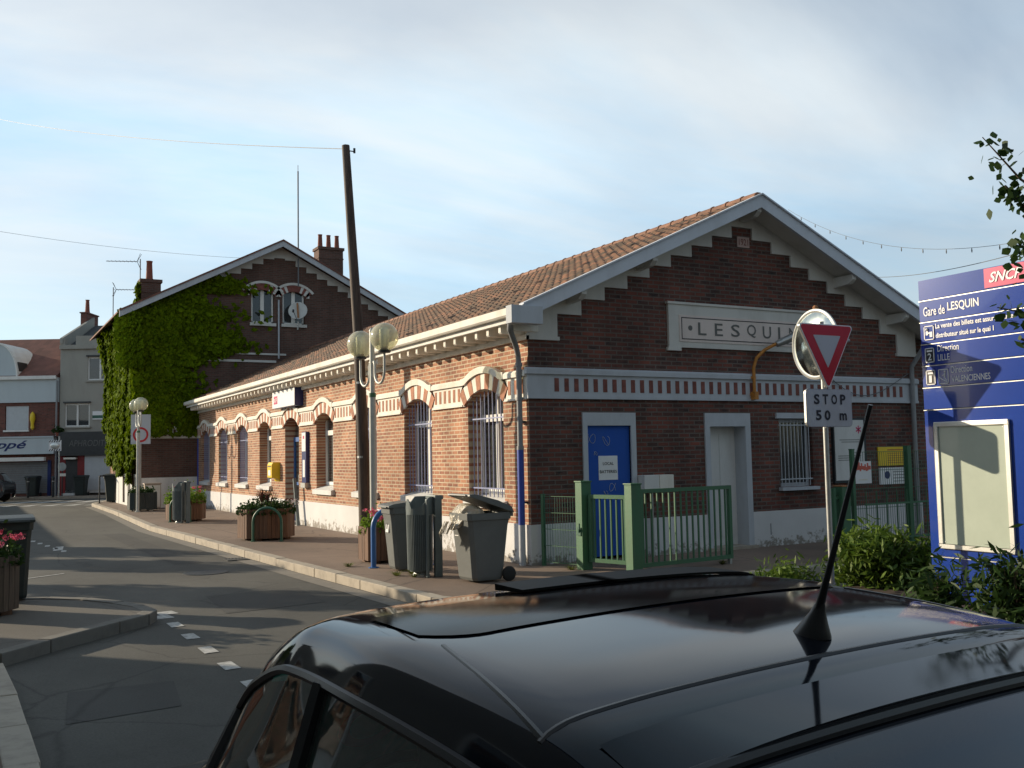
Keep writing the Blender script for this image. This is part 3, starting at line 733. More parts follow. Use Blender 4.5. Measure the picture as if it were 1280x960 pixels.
# blue doorway under the station sign
y0, y1 = OY[4], OY[4]+OW
d = MB().box(.24, .30, y0, y0+.09, .02, 2.30).box(.24, .30, y1-.09, y1, .02, 2.30).box(.22, .30, y0+.09, y1-.09, 2.18, 2.30).box(.24, .30, (y0+y1)/2-.05, (y0+y1)/2+.05, .02, 2.18).box(.24, .30, y0+.09, y1-.09, .02, .30).box(.24, .30, y0+.09, y1-.09, 1.0, 1.08)
d = d.build('entrance_door', M['blue_paint'], st)
MB().box(.265, .275, y0+.09, y1-.09, .30, 2.86).build('pane', M['glass_dark'], d)
MB().tube([(.20, y0+.60, 1.0), (.17, y0+.60, 1.05), (.17, y0+.60, 1.25), (.20, y0+.60, 1.3)], .012, 6).build('handle', M['alu'], d)
MB().box(.236, .24, y0+.05, y0+.24, 1.35, 1.75).build('notice', M['white_sign'], d)
arch_parts(y0, y1, d)
MB().box(-.06, TH, y0, y1, 0, .035).build('door_step', M['kerb'], d)
# downpipes
dp = MB().tube([(-.50, -.36, 3.80), (-.50, -.36, 3.70), (-.48, -.30, 3.60), (-.22, -.02, 3.38), (-.12, .10, 3.26), (-.10, .12, 3.1), (-.10, .12, 1.80)], .045, 12)
dp.tube([(-.10, .12, 2.55), (-.10, .12, 2.60)], .055, 12).tube([(-.10, .12, 1.78), (-.10, .12, 1.84)], .056, 12).tube([(-.10, .12, 3.08), (-.10, .12, 3.14)], .056, 12)
dp = dp.build('downpipe', M['zinc'], st, smooth=True)
MB().tube([(-.10, .12, 1.80), (-.10, .12, .62)], .053, 12).build('lower_pipe', M['pipe_blue'], dp, smooth=True)
MB().tube([(-.10, .12, .62), (-.10, .12, .0)], .052, 12).build('pipe_shoe', M['grey_paint'], dp, smooth=True)
for z in (3.0, 2.2, .95): MB().box(-.10, 0, .09, .15, z, z+.03).build('pipe_bracket', M['dark_metal'], dp)
dp = MB().tube([(8.70, -.42, 3.72), (8.70, -.36, 3.6), (8.70, -.1, 3.3), (8.70, -.09, 3.1), (8.70, -.09, 0)], .045, 12).build('downpipe', M['zinc'], st, smooth=True)
# doors of the gable
fr = MB().box(.97, 1.06, -.03, .10, 0, 2.36).box(1.91, 2.01, -.03, .10, 0, 2.36).box(1.06, 1.91, -.03, .10, 2.15, 2.36)
d = fr.build('battery_room_door', M['grey_paint'], st)
MB().box(1.06, 1.91, .03, .08, .05, 2.15).build('door_leaf', M['door_blue'], d)
MB().tube([(1.84, .03, 1.0), (1.84, -.02, 1.0), (1.74, -.02, 1.0)], .012, 6).build('handle', M['alu'], d)
pp = MB().box(1.29, 1.66, .024, .03, 1.27, 1.66).build('notice', M['white_sign'], d)
text('lettering', 'LOCAL', M['text_black'], (1.37, .024, 1.51), (1, 0, 0), (0, 0, 1), .21, .05, pp, bold=.01)
text('lettering', 'BATTERIES', M['text_black'], (1.31, .024, 1.38), (1, 0, 0), (0, 0, 1), .33, .05, pp, bold=.01)
ch = MB()   # scuffed graffiti loops on the blue leaf
for (cx_, cz_, s_) in ((1.17, 1.94, .07), (1.45, 1.90, .07), (1.24, 1.70, .03), (1.55, 1.15, .06), (1.42, 1.05, .04)):
    pts = [(cx_+s_*math.sin(t*1.7+cx_*9), .027, cz_+s_*1.1*math.cos(t*2.3)) for t in [q*.35 for q in range(12)]]
    ch.tube(pts, .0035, 4)
ch.build('chalk_scribble', M['grey_paint'], d)
fr = MB().box(3.47, 3.58, -.03, .0, 0, 2.36).box(4.38, 4.50, -.03, .0, 0, 2.36).box(3.58, 4.38, -.03, .0, 2.13, 2.36)
fr.box(3.576, 3.584, 0, .30, 0, 2.13).box(4.376, 4.384, 0, .30, 0, 2.13).box(3.58, 4.38, 0, .30, 2.126, 2.134)
d = fr.build('white_door', M['grey_paint'], st)
MB().box(3.58, 4.38, .26, .31, .05, 2.13).box(3.66, 3.95, .25, .26, .2, .95).box(4.01, 4.30, .25, .26, .2, .95).box(3.66, 3.95, .25, .26, 1.05, 2.0).box(4.01, 4.30, .25, .26, 1.05, 2.0).build('door_leaf', M['white_stone'], d)
MB().box(3.45, 4.52, -.12, .25, 0, .05).build('threshold', M['kerb'], d)
fr = MB().box(5.12, 6.10, -.04, 0, 2.27, 2.37).box(5.2, 5.26, .12, .18, 1.03, 2.27).box(5.96, 6.02, .12, .18, 1.03, 2.27).box(5.26, 5.96, .12, .18, 1.03, 1.10).box(5.26, 5.96, .12, .18, 2.2, 2.27)
wf = fr.build('gable_window', M['grey_paint'], st)
MB().box(5.26, 5.96, .145, .152, 1.10, 2.2).build('pane', M['glass_dark'], wf)
MB().box(5.15, 6.07, -.10, .12, .97, 1.028).build('sill', M['grey_paint'], wf)
g = MB()
for j in range(9): g.tube([(5.26+.70*j/8, .03, 1.05), (5.26+.70*j/8, .03, 2.24)], .008, 6)
g.box(5.2, 6.02, .02, .04, 1.16, 1.18).box(5.2, 6.02, .02, .04, 2.14, 2.16); g.build('security_bars', M['grey_paint'], wf)
# cable draped on the right of the gable
MB().tube([(6.3+2.3*t, -.08, 3.15-.55*math.sin(math.pi*t)*(1-.4*t)) for t in [k/14 for k in range(15)]], .008, 5).tube([(4.9, -.02, .4), (4.9, -.02, .2)], .01, 5).build('cable', M['wire'], st)

# ---- things fixed to the station
t = thing('name_sign', 'grey stone name panel reading LESQUIN high in the brick gable', 'sign', (2.74, 0, 3.42))
b = MB().box(0, 3.52, -.05, 0, .06, .80).box(-.03, .25, -.06, 0, 0, .06).box(3.27, 3.55, -.06, 0, 0, .06).box(-.03, 3.55, -.075, 0, .80, .84); b.build('surround', M['step_white'], t)
b = MB().box(.22, 3.30, -.062, -.05, .16, .62).build('board', M['lesquin_face'], t)
b = MB()
for (x0, x1, z0, z1) in ((.26, 3.26, .20, .215), (.26, 3.26, .565, .58), (.26, .275, .215, .565), (3.245, 3.26, .215, .565)): b.box(x0, x1, -.066, -.062, z0, z1)
b.build('border', M['text_black'], t)
lx = .62
for ch_, ww in zip('LESQUIN', (.18, .18, .20, .21, .20, .05, .20)):
    text('letter', ch_, M['text_grey'], (lx, -.063, .285), (1, 0, 0), (0, 0, 1), ww, .22 if ch_ != 'Q' else .235, t, bold=.008)
    lx += .37 if ch_ != 'I' else .27
    if ch_ == 'U': lx -= .0
for cx_ in (.45, 3.08):
    MB().lathe([(.045, 0), (.045, .004)], 0, 0, 20).xf(Matrix.Translation((cx_, -.062, .40)) @ Matrix.Rotation(R(90), 4, 'X')).build('rivet', M['text_grey'], t)
t = thing('date_tile', 'small pinkish tile reading 1921 at the top of the station gable', 'plaque', (4.36, 0, 5.34))
MB().box(0, .28, -.02, 0, 0, .19).build('tile', M['tile_white'], t)
text('digits', '1921', M['brick_shadow'], (.03, -.02, .035), (1, 0, 0), (0, 0, 1), .22, .12, t, bold=.01)
# lit station box sign
t = thing('box_sign', 'white box sign with navy sides jutting over the blue station doorway', 'sign', (0, 11.80, 3.10))
MB().box(-.225, 0, 0, 2.15, 0, .47).build('case', M['navy'], t, bevel=.006)
MB().box(-.235, -.225, .012, 2.138, .012, .458).build('face', M['white_sign'], t)
MB().box(-.238, -.235, 1.62, 1.98, .12, .34).build('logo_panel', M['magenta'], t)
text('logo', 'SNCF', M['text_white'], (-.239, 1.95, .17), (0, -1, 0), (0, 0, 1), .30, .11, t, shear=.3, bold=.01)
t = thing('info_panel', 'tall narrow white and navy panel on the brick beside the station doorway', 'sign', (0, 11.32, 1.10))
MB().box(-.085, 0, 0, .36, 0, 1.30).build('case', M['navy'], t)
MB().box(-.092, -.085, .02, .34, .80, 1.28).build('upper_face', M['white_sign'], t)
MB().box(-.092, -.085, .08, .26, .14, .58).build('notice', M['white_sign'], t)
MB().box(-.095, -.092, .12, .24, 1.12, 1.20).build('logo', M['magenta'], t)
MB().box(-.12, 0, -.01, .37, -.13, -.005).build('foot', M['metal'], t)
t = thing('letter_box', 'yellow letter box fixed to the brick pier left of the doorway', 'letter box', (0, 14.0, 1.14))
MB().prism([(-.24, .06), (-.24, .42), (-.20, .49), (0, .49), (0, -.06), (-.03, -.04), (-.05, .03)][::-1], 1, 0, .46).build('body', M['yellow'], t, bevel=.012)
MB().box(-.246, -.240, .06, .40, .36, .39).build('slot', M['text_black'], t)
MB().box(-.245, -.240, .10, .36, .12, .27).build('collection_plate', M['white_sign'], t)
t = thing('stanchion', 'slim grey leaning stand in front of the station doorway', 'stand', (-.16, 11.72, 0))
MB().prism([(-.04, 0), (.05, 0), (.36, 1.18), (.31, 1.22)], 0, -.05, .03).build('post', M['litter'], t, bevel=.004)
MB().box(-.08, .06, -.08, .10, 0, .015).build('foot_plate', M['metal'], t)
t = thing('post_boxes', 'pair of beige mail boxes on the gable wall between the doors', 'mail box', (2.03, 0, 1.06))
MB().box(0, .30, -.20, 0, 0, .27).build('left_box', M['white_stone'], t, bevel=.01)
MB().box(.31, .60, -.20, 0, 0, .27).build('right_box', M['cream'], t, bevel=.01)
MB().tube([(.2, -.1, 0), (.2, -.1, -1.06)], .03, 8).build('support', M['metal'], t)
t = thing('notice_board', 'large pale notice board with a small red emblem behind the wire fence', 'notice board', (6.50, 0, 1.06))
MB().box(0, .86, -.06, 0, 0, 1.22).build('frame', M['dark_metal'], t)
MB().box(.03, .80, -.066, -.06, .05, 1.18).build('panel', M['white_stone'], t)
e = MB()
for a in (0, 60, 120):
    e.box(-.012, .012, -.07, -.066, -.075, .075) if a == 0 else e.add(MB().box(-.012, .012, -.07, -.066, -.075, .075).xf(Matrix.Rotation(R(a), 4, 'Y')))
e.v = [(v[0]+.66, v[1], v[2]+1.0) for v in e.v]; e.build('emblem', M['magenta'], t)
b = MB()
for k, (x0, x1, z) in enumerate(((.15, .70, .80), (.2, .66, .76), (.1, .7, .5), (.1, .66, .46), (.1, .5, .42))): b.box(x0, x1, -.069, -.066, z, z+.012)
b.build('print_lines', M['text_grey'], t)
t = thing('yellow_notice', 'yellow notice fixed to the gable above a white one', 'sign', (7.72, 0, 1.36))
MB().box(0, .86, -.03, 0, 0, .36).build('panel', M['yellow'], t)
b = MB()
for k in range(5): b.box(.25, .80, -.033, -.03, .05+.045*k, .062+.045*k)
b.box(.25, .72, -.033, -.03, .29, .315); b.build('print_lines', M['orange'], t)
t = thing('white_notice', 'white notice with a dark round emblem below the yellow one', 'sign', (7.74, 0, 1.00))
MB().box(0, .84, -.03, 0, 0, .32).build('panel', M['white_sign'], t)
MB().lathe([(.075, 0), (.075, .004)], 0, 0, 20).xf(Matrix.Translation((.20, -.03, .18)) @ Matrix.Rotation(R(90), 4, 'X')).build('emblem', M['navy'], t)
b = MB()
for k in range(4): b.box(.36, .78, -.033, -.03, .05+.06*k, .062+.06*k)
b.build('print_lines', M['text_grey'], t)
t = thing('bracket_lamp', 'grey street lamp head on an orange curved bracket over the gable', 'street lamp', (4.56, 0, 2.62))
MB().tube([(0, -.10, 0), (0, -.10, .55), (.05, -.13, .72), (.18, -.2, .86), (.40, -.30, .98)], .03, 10).build('bracket', M['orange'], t, smooth=True)
MB().box(-.05, .05, -.10, 0, .05, .09).box(-.05, .05, -.10, 0, .35, .39).box(-.04, .04, -.16, -.04, -.02, .12).build('clamp', M['orange'], t)
h = MB().lathe([(.01, 0), (.07, .02), (.095, .15), (.10, .40), (.07, .56), (.01, .60)], 0, 0, 14)
h.v = [(v[0], v[1]*.75, v[2]) for v in h.v]
h.xf(Matrix.Translation((.36, -.29, .95)) @ Vector((.85, -.38, .40)).to_track_quat('Z', 'Y').to_matrix().to_4x4()); h.build('lamp_head', M['metal'], t, smooth=True)

# ================================================================== IVY HOUSE behind the station
hs = thing('brick_house', 'tall brick house with paired arched gable windows, half covered in ivy behind the station', 'house', (-2.03, 25.3, 0))
def P(mb, name, mat, root, **k):
    o_ = mb.build(name, mat, root, **k); o_.location = -Vector(root.location); return o_
HX0, HX1, HC, HZ, HS, HY, HY1 = -2.03, 8.33, 3.15, 10.34, .515, 25.3, 34.5
def hz(x): return HZ - HS*abs(x-HC)
wl = MB()
# two arched windows cut as gaps between gable pieces
WN = [(2.02, 2.93), (3.27, 4.18)]; WZ0, WZ1 = 7.10, 8.40
wl.prism([(HX0, 0), (HX1, 0), (HX1, 7.0), (HX0, 7.0)], 1, HY, HY+.3)
def gp_(x0, x1, z0=7.0): wl.prism([(x0, z0), (x1, z0), (x1, hz(x1)-.1)] + ([(HC, HZ-.1)] if x0 < HC < x1 else []) + [(x0, hz(x0)-.1)], 1, HY, HY+.3)
gp_(HX0, WN[0][0]); gp_(WN[0][1], WN[1][0]); gp_(WN[1][1], HX1)
for a, c in WN:
    wl.prism([(a, 7.0), (c, 7.0), (c, WZ0), (a, WZ0)], 1, HY, HY+.3)
    ap = arcpts(a, c, WZ1-.14, .16, 8); top = [(c, hz(c)-.1)] + ([(HC, HZ-.1)] if a < HC < c else []) + [(a, hz(a)-.1)]
    wl.prism(ap + top, 1, HY, HY+.3)
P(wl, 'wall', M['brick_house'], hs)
sw = MB().box(HX0, HX0+.3, HY+.3, HY1, 0, 6.9)
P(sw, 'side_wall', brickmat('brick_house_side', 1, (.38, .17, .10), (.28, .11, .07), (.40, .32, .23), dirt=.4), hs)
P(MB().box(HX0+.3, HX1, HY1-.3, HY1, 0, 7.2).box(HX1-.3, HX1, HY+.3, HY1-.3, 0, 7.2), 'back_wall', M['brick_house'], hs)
P(MB().box(HX0-.03, .0, HY-.03, HY, 0, 1.12).box(HX0-.03, HX0, HY, HY1, 0, 1.12), 'plinth', M['white_stone'], hs)
P(MB().box(HX0-.06, HX0, HY+.9, HY+2.3, 1.12, 1.25).box(HX0-.06, HX0, HY+3.6, HY+5.0, 1.12, 1.25), 'sill', M['white_stone'], hs)
st_b = MB().box(HX0-.04, .0, HY-.04, HY, 2.57, 2.66).box(HX0-.05, .0, HY-.06, HY, 2.90, 3.02)
for k in range(12): st_b.box(HX0+.05+k*.168, HX0+.13+k*.168, HY-.035, HY, 2.66, 2.90)
st_b.box(.0, 3.0, HY-.04, HY, 5.53, 5.62).box(1.4, 3.4, HY-.04, HY, 5.83, 5.90)
P(st_b, 'string_course', M['step_white'], hs)
# stepped band
sb = MB(); n = 13; x = HC-.22; k = 0; xs = [HC, HC-.22] + [HC-.22-.44*(i+1) for i in range(11)] 
for i in range(len(xs)-1):
    x1_, x0_ = xs[i], xs[i+1]
    if x0_ < HX0: x0_ = HX0
    zb = hz(x1_)-.55 if i else hz(HC)-.60
    for s in (0, 1):
        q = [(x0_, zb), (x1_, zb), (x1_, hz(x1_)-.12), (x0_, hz(x0_)-.12)]
        if s: q = [(2*HC-px, pz) for px, pz in q][::-1]
        sb.prism(q, 1, HY-.04, HY)
P(sb, 'stepped_band', M['step_white'], hs)
for s in (-1, 1):
    H = HC+s*(6.05 if s < 0 else 6.0)
    b = MB().prism([(HC, HZ+.04), (H, hz(H)+.04), (H, hz(H)-.22), (HC, HZ-.22)][::s], 1, HY-.56, HY-.50)
    P(b, 'verge_board', M['grey_paint'], hs)
rf = MB().prism([(HC, HZ), (HC-6.05, hz(HC-6.05)), (HC-6.05, hz(HC-6.05)+.06), (HC, HZ+.06), (HC+6.0, hz(HC+6)+.06), (HC+6.0, hz(HC+6))], 1, HY-.6, HY1+.3)
rf = P(rf, 'roof', M['roof_far'], hs)
for i, (a, c) in enumerate(WN):
    cx_ = (a+c)/2; b = MB()
    b.box(a+.02, a+.08, HY+.10, HY+.16, WZ0, WZ1+.1).box(c-.08, c-.02, HY+.10, HY+.16, WZ0, WZ1+.1).box(cx_-.07, cx_+.07, HY+.09, HY+.16, WZ0, WZ1+.1).box(a+.02, c-.02, HY+.1, HY+.16, WZ0, WZ0+.07)
    f = P(b, 'window', M['white_paint'], hs)
    def Q(mb, nm, mt): return mb.build(nm, mt, f)
    Q(MB().box(a+.03, c-.03, HY+.13, HY+.14, WZ0+.05, WZ1+.1), 'pane', M['glass_dark'])
    Q(MB().box(a-.06, c+.06, HY-.10, HY+.1, WZ0-.12, WZ0-.002), 'sill', M['step_white'])
    hw = (c-a)/2; rise = .16; rad = (hw*hw+rise*rise)/(2*rise); cz = WZ1-.14+rise-rad; a0 = math.asin(hw/rad)*1.2
    def PP(r, t): return (cx_+r*math.sin(t), cz+r*math.cos(t))
    v1 = MB(); v2 = MB(); nn = 13
    for k in range(nn):
        t0, t1 = -a0+2*a0*k/nn, -a0+2*a0*(k+1)/nn
        if k in (5, 6, 7) or k % 2 == 0: v2.prism([PP(rad, t0), PP(rad, t1), PP(rad+.26, t1), PP(rad+.26, t0)], 1, HY-.045, HY)
        else: v1.prism([PP(rad, t0), PP(rad, t1), PP(rad+.26, t1), PP(rad+.26, t0)], 1, HY-.04, HY)
    for k in range(14):
        t0, t1 = -a0*1.06+2.12*a0*k/14, -a0*1.06+2.12*a0*(k+1)/14
        v1.prism([PP(rad+.262, t0), PP(rad+.262, t1), PP(rad+.36, t1), PP(rad+.36, t0)], 1, HY-.07, HY)
    for s in (-1, 1): v1.box(min(cx_+s*(hw+.06), cx_+s*(hw+.18)), max(cx_+s*(hw+.06), cx_+s*(hw+.18)), HY-.045, HY, WZ1-.22, WZ1+.03)
    Q(v1, 'arch', M['step_white']); Q(v2, 'arch_bricks', M['brick_shadow'])
P(MB().box(2.2, 2.4, HY+.5, HY+.6, 6, 8.9).box(1.9, 4.3, HY+.6, HY+.7, 6.9, 8.8), 'room_wall', M['room'], hs)
P(MB().tube([(3.10, HY-.06, 8.05), (3.10, HY-.06, 5.7)], .035, 8), 'vent_pipe', M['grey_paint'], hs)
P(MB().tube([(.02, HY-.10, 4.0), (.02, HY-.10, 0)], .06, 8), 'downpipe', M['pipe_blue'], hs)
P(MB().box(-.9, 3.4, HY-.02, HY-.004, 3.9, 3.92).prism([(0.3, 4.05), (3.5, 5.52), (3.5, 5.72), (0.3, 4.25)], 1, HY-.03, HY), 'roof_flashing', M['zinc'], hs)
def chimney(x, y, z0, z1, hw, pots, hd=.3, potr=.10, poth=.6):
    c = P(MB().box(x-hw, x+hw, y-hd, y+hd, z0, z1-.12).box(x-hw-.05, x+hw+.05, y-hd-.05, y+hd+.05, z1-.12, z1).box(x-hw-.02, x+hw+.02, y-hd-.02, y+hd+.02, z1-.52, z1-.47), 'chimney', M['brick_house'], hs)
    for px in pots: MB().lathe([(potr*1.2, 0), (potr, .1), (potr*.8, poth-.08), (potr*.95, poth), (potr*.6, poth)], x+px, y, 12, z1).build('chimney_pot', M['terracotta'], c, smooth=True)
    return c
chimney(-1.62, 26.3, 7.6, 8.68, .36, (-.02,), .3, .13, .75)
chimney(6.15, 28.2, 8.0, 10.95, .55, (-.38, 0, .38), .35, .11, .60)
for n_, x, y, z, hh in (('a', -1.9, 26.6, 7.9, 1.9), ('b', -2.8, 30.5, 7.2, 2.4)):
    pass
# ivy: strands hanging on the lit side and a mass across the gable
iv = thing('climbing_ivy', 'dense climbing ivy over the left side and corner of the tall brick house', 'ivy', (-2.03, 25.3, 0))
def ivy_gable():
    while True:
        x = rnd.uniform(-2.35, 3.3); z = rnd.uniform(2.7, 9.4)
        top = hz(x)-.25; lo = 2.9+.35*math.sin(x*5)
        d = 0
        if z > top: continue
        # mass on the left, thinning to the right along a ragged diagonal
        edge = .45+.5*math.sin(z*2.1)+.35*math.sin(z*5.3)-(.9 if z < 5.3 else 0)
        if z > 8.2: edge = HC-(z-7.2)*1.55+.4*math.sin(z*9)
        if z < 4.6: edge = .15+.5*math.sin(z*4)
        if x > edge and rnd.random() > math.exp(-(x-edge)*2.6)*(.25 if z > 6.3 or z < 5.4 else .8): continue
        if z < lo and rnd.random() > .12: continue
        dep = abs(rnd.gauss(0, .10))+.05*math.sin(x*3+z*2)
        return ((x, HY-.04-abs(dep), z), (rnd.gauss(0, .45), -1, rnd.gauss(-.15, .35)))
P(leaves(13000, ivy_gable, .19), 'gable_foliage', M['leaf_ivy'], iv)
strands = [(rnd.uniform(25.2, 34), rnd.uniform(.9, 3.6)) for _ in range(26)]
def ivy_side():
    while True:
        y = rnd.uniform(25.15, 34.3); z = rnd.uniform(.9, 7.4)
        bul = .14+.05*math.sin(y*3.1+z*.7)+.03*math.sin(y*7+z*2.2)
        low = 3.2+.8*math.sin(y*1.9)+.5*math.sin(y*4.7)
        if z < low:
            near = min(abs(y-s_[0]+.1*math.sin(z*3))/.36 for s_ in strands if z > s_[1]) if any(z > s_[1] for s_ in strands) else 9
            if near > 1: continue
        bul += max(0, (z-5.6))*.26*(.7+.3*math.sin(y*2.5))
        return ((HX0-.05-abs(rnd.gauss(bul, .05)), y, z), (-1, rnd.gauss(.1, .35), rnd.gauss(.15, .35)))
P(leaves(30000, ivy_side, .17), 'side_foliage', M['leaf_ivy'], iv)
def ivy_chim():
    return ((-2.0-abs(rnd.gauss(.05, .06)), rnd.uniform(26.0, 26.6), rnd.uniform(7.5, 8.5)), (-1, rnd.gauss(0, .6), .3))
P(leaves(350, ivy_chim, .13), 'chimney_foliage', M['leaf_ivy'], iv)
def ivy_eave():
    y = rnd.uniform(24.75, 25.4); z = rnd.uniform(5.2, 7.3); return ((HX0-.15-abs(rnd.gauss(.35, .2))+(7.3-z)*.05, y, z), (-.6, -.8, .3))
P(leaves(1500, ivy_eave, .15), 'corner_foliage', M['leaf_ivy'], iv)
b = MB()
for s_ in strands[:12]: b.tube([(HX0-.05, s_[0], 0.1), (HX0-.06, s_[0]+.1, 2.5), (HX0-.06, s_[0]-.1, 5), (HX0-.06, s_[0], 7)], .02, 5)
P(b, 'stems', M['bark'], iv)
# antennas and dish
def aerial(label, x, y, z0, z1, dirn, n, L, flip=1):
    t = thing('tv_aerial', label, 'aerial', (x, y, z0))
    MB().tube([(0, 0, 0), (0, 0, z1-z0)], .02, 6).build('mast', M['wire'], t)
    d = Vector(dirn).normalized(); s = Vector((-d.y, d.x, 0)); b = MB(); zt = z1-z0-.1
    b.tube([d*.1+Vector((0, 0, zt)), d*L+Vector((0, 0, zt))], .014, 5)
    for k in range(n):
        p = d*(L*(k+.4)/n)+Vector((0, 0, zt)); w_ = .22-.10*k/n
        b.tube([p-s*w_, p+s*w_], .008, 4)
    for q in (-1, 1): b.tube([d*.12-Vector((0, 0, -zt)), d*-.02+Vector((0, 0, zt+q*.30))+s*.1], .010, 4); b.tube([d*.12+Vector((0, 0, zt)), d*-.02+Vector((0, 0, zt+q*.30))-s*.1], .010, 4)
    b.build('elements', M['wire'], t); return t
aerial('television aerial beside the ivy covered chimney', -1.93, 26.6, 7.6, 9.55, (-.88, .3, 0), 9, 1.25)
aerial('lower television aerial behind the left eaves of the ivy house', -2.35, 31.2, 6.6, 9.15, (.88, -.3, 0), 8, 1.0)
t = thing('aerial_mast', 'thin tall aerial mast on the gable of the ivy house', 'mast', (3.83, 25.0, 8.6))
MB().tube([(0, 0, 0), (0, 0, 4.7)], .03, 8).build('pole', M['wire'], t)
MB().tube([(0, 0, 4.7), (0, 0, 4.95)], .012, 6).build('tip', M['wire'], t)
t = thing('satellite_dish', 'rust streaked satellite dish in front of the right gable window', 'satellite dish', (3.79, 24.95, 7.62))
rot = Vector((-.42, -.88, .30)).to_track_quat('Z', 'Y').to_matrix().to_4x4()
MB().lathe([(.0, -.05), (.2, -.035), (.36, 0), (.375, .0), (.37, -.02), (.2, -.06), (.0, -.075)], 0, 0, 28).xf(rot).build('reflector', M['dish'], t, smooth=True)
MB().tube([(0, 0, -.04), (0, .25, -.05)], .03, 8).build('mount', M['metal'], t)
b = MB().box(-.035, .035, -.33, .33, -.012, -.006); b.xf(rot @ Matrix.Translation((0, 0, .03)) @ Matrix.Rotation(R(6), 4, 'Z')); b.build('rust_streak', M['dish_rust'], t)
MB().tube([(-.05, -.05, -.40), (-.30, -.42, -.10)], .014, 6).tube([(-.32, -.44, -.14), (-.30, -.40, -.04)], .04, 8).build('feed_arm', M['dark_metal'], t)
MB().tube([(.02, .02, -.42), (.02, .1, -.75)], .03, 8).build('bracket', M['dish'], t)

# ================================================================== FAR HOUSES (local x runs right, y runs away)
UA = math.atan2(-.48, .88)
PX = .0431
def px_(x): return (x-75)*PX
h1 = thing('shop_house', 'pale shop house with red tiled roof, arched dormer and white shop fascia', 'house', (-3.28, 45.1, 0), UA)
A, B_ = -7.5, px_(72)
MB().box(A, B_, 0, 7, 0, 3.2).box(A, px_(5), 0, .3, 3.2, 5.04).box(px_(35), B_, 0, .3, 3.2, 5.04).box(px_(5), px_(35), 0, .3, 4.86, 5.04).box(px_(5), px_(35), 0, .3, 3.2, 3.56).build('brick_wall', M['far_brick'], h1)
MB().box(A, B_+.02, -.12, .3, 5.04, 6.36).build('upper_wall', M['render_blue'], h1)
MB().box(A, px_(71), -.30, -.12, 6.28, 6.46).build('eaves_board', M['white_paint'], h1)
MB().prism([(-.3, 6.42), (4.3, 9.02), (8.6, 6.42)], 0, A, B_-.02).build('roof', M['roof_far'], h1)
c = MB(); 
pts = [(px_(-4)+1.05*math.cos(R(a)), 6.44+1.78*math.sin(R(a))) for a in range(0, 181, 12)]
c.prism(pts, 1, -.15, 2.5); dm = c.build('dormer', M['render_blue'], h1)
b = MB()
for a in range(0, 180, 12):
    p0 = (px_(-4)+1.05*math.cos(R(a)), 6.44+1.78*math.sin(R(a))); p1 = (px_(-4)+1.05*math.cos(R(a+12)), 6.44+1.78*math.sin(R(a+12)))
    b.prism([p0, p1, (px_(-4)+(p1[0]-px_(-4))*1.08, 6.44+(p1[1]-6.44)*1.05), (px_(-4)+(p0[0]-px_(-4))*1.08, 6.44+(p0[1]-6.44)*1.05)], 1, -.22, 2.4)
b.build('dormer_rim', M['white_paint'], dm)
MB().box(px_(11), px_(22), -.05, .9, 6.75, 7.25).build('roof_window', M['shop_dark'], h1)
MB().box(px_(6), px_(34), .05, .12, 3.56, 4.86).build('roller_blind', M['shutter_w'], h1)
MB().box(px_(4), px_(36), -.1, .05, 3.47, 3.56).build('sill', M['white_paint'], h1)
f = MB().box(A, px_(70), -.35, 0, 2.25, 3.12).box(A, px_(70), -.4, 0, 3.12, 3.2).build('fascia', M['render_blue'], h1)
text('lettering', 'pppé', M['navy'], (px_(-16), -.352, 2.42), (1, 0, 0), (0, 0, 1), px_(38)-px_(-16), .56, f, bold=.02, shear=.4)
MB().box(A, px_(61), -.6, -.35, 1.88, 2.08).build('awning_box', M['white_paint'], h1)
b = MB()
for k in range(14): b.box(A, px_(60), -.05, -.0-.02*(k % 2), .12*k+.15, .12*k+.262)
b.build('metal_shutter', M['shutter'], h1)
MB().box(px_(60), px_(64), -.08, 0, 0, 1.9).box(px_(69), px_(72), -.08, 0, 0, 2.2).build('pilaster', M['navy'], h1)
MB().tube([(px_(71), -.15, 0), (px_(71), -.15, 6.2)], .05, 8).build('downpipe', M['zinc'], h1)
ch = MB().box(px_(62), px_(66), 3.8, 5.2, 8.6, 9.9).box(px_(66), px_(74), 3.2, 4.8, 8.4, 10.35).box(px_(66)-.05, px_(74)+.05, 3.15, 4.85, 10.35, 10.42).build('chimney', M['far_brick'], h1)
MB().lathe([(.17, 0), (.13, .2), (.10, .8), (.13, .85)], px_(67), 4, 10, 10.4).build('chimney_pot', M['terracotta'], ch)
t = thing('wall_ornament', 'small gilt figure hanging on the dark brick above the shop fascia', 'ornament', Vector((-3.28, 45.1, 3.55))+Vector((.88, -.48, 0))*px_(41)+Vector((-.48, -.88, 0))*.12, UA)
MB().lathe([(.02, 0), (.10, .1), (.08, .35), (.14, .6), (.12, .85), (.02, .98)], 0, 0, 12).build('figure', M['yellow'], t, smooth=True)
MB().box(-.03, .03, 0, .14, .4, .46).build('bracket', M['dark_metal'], t)

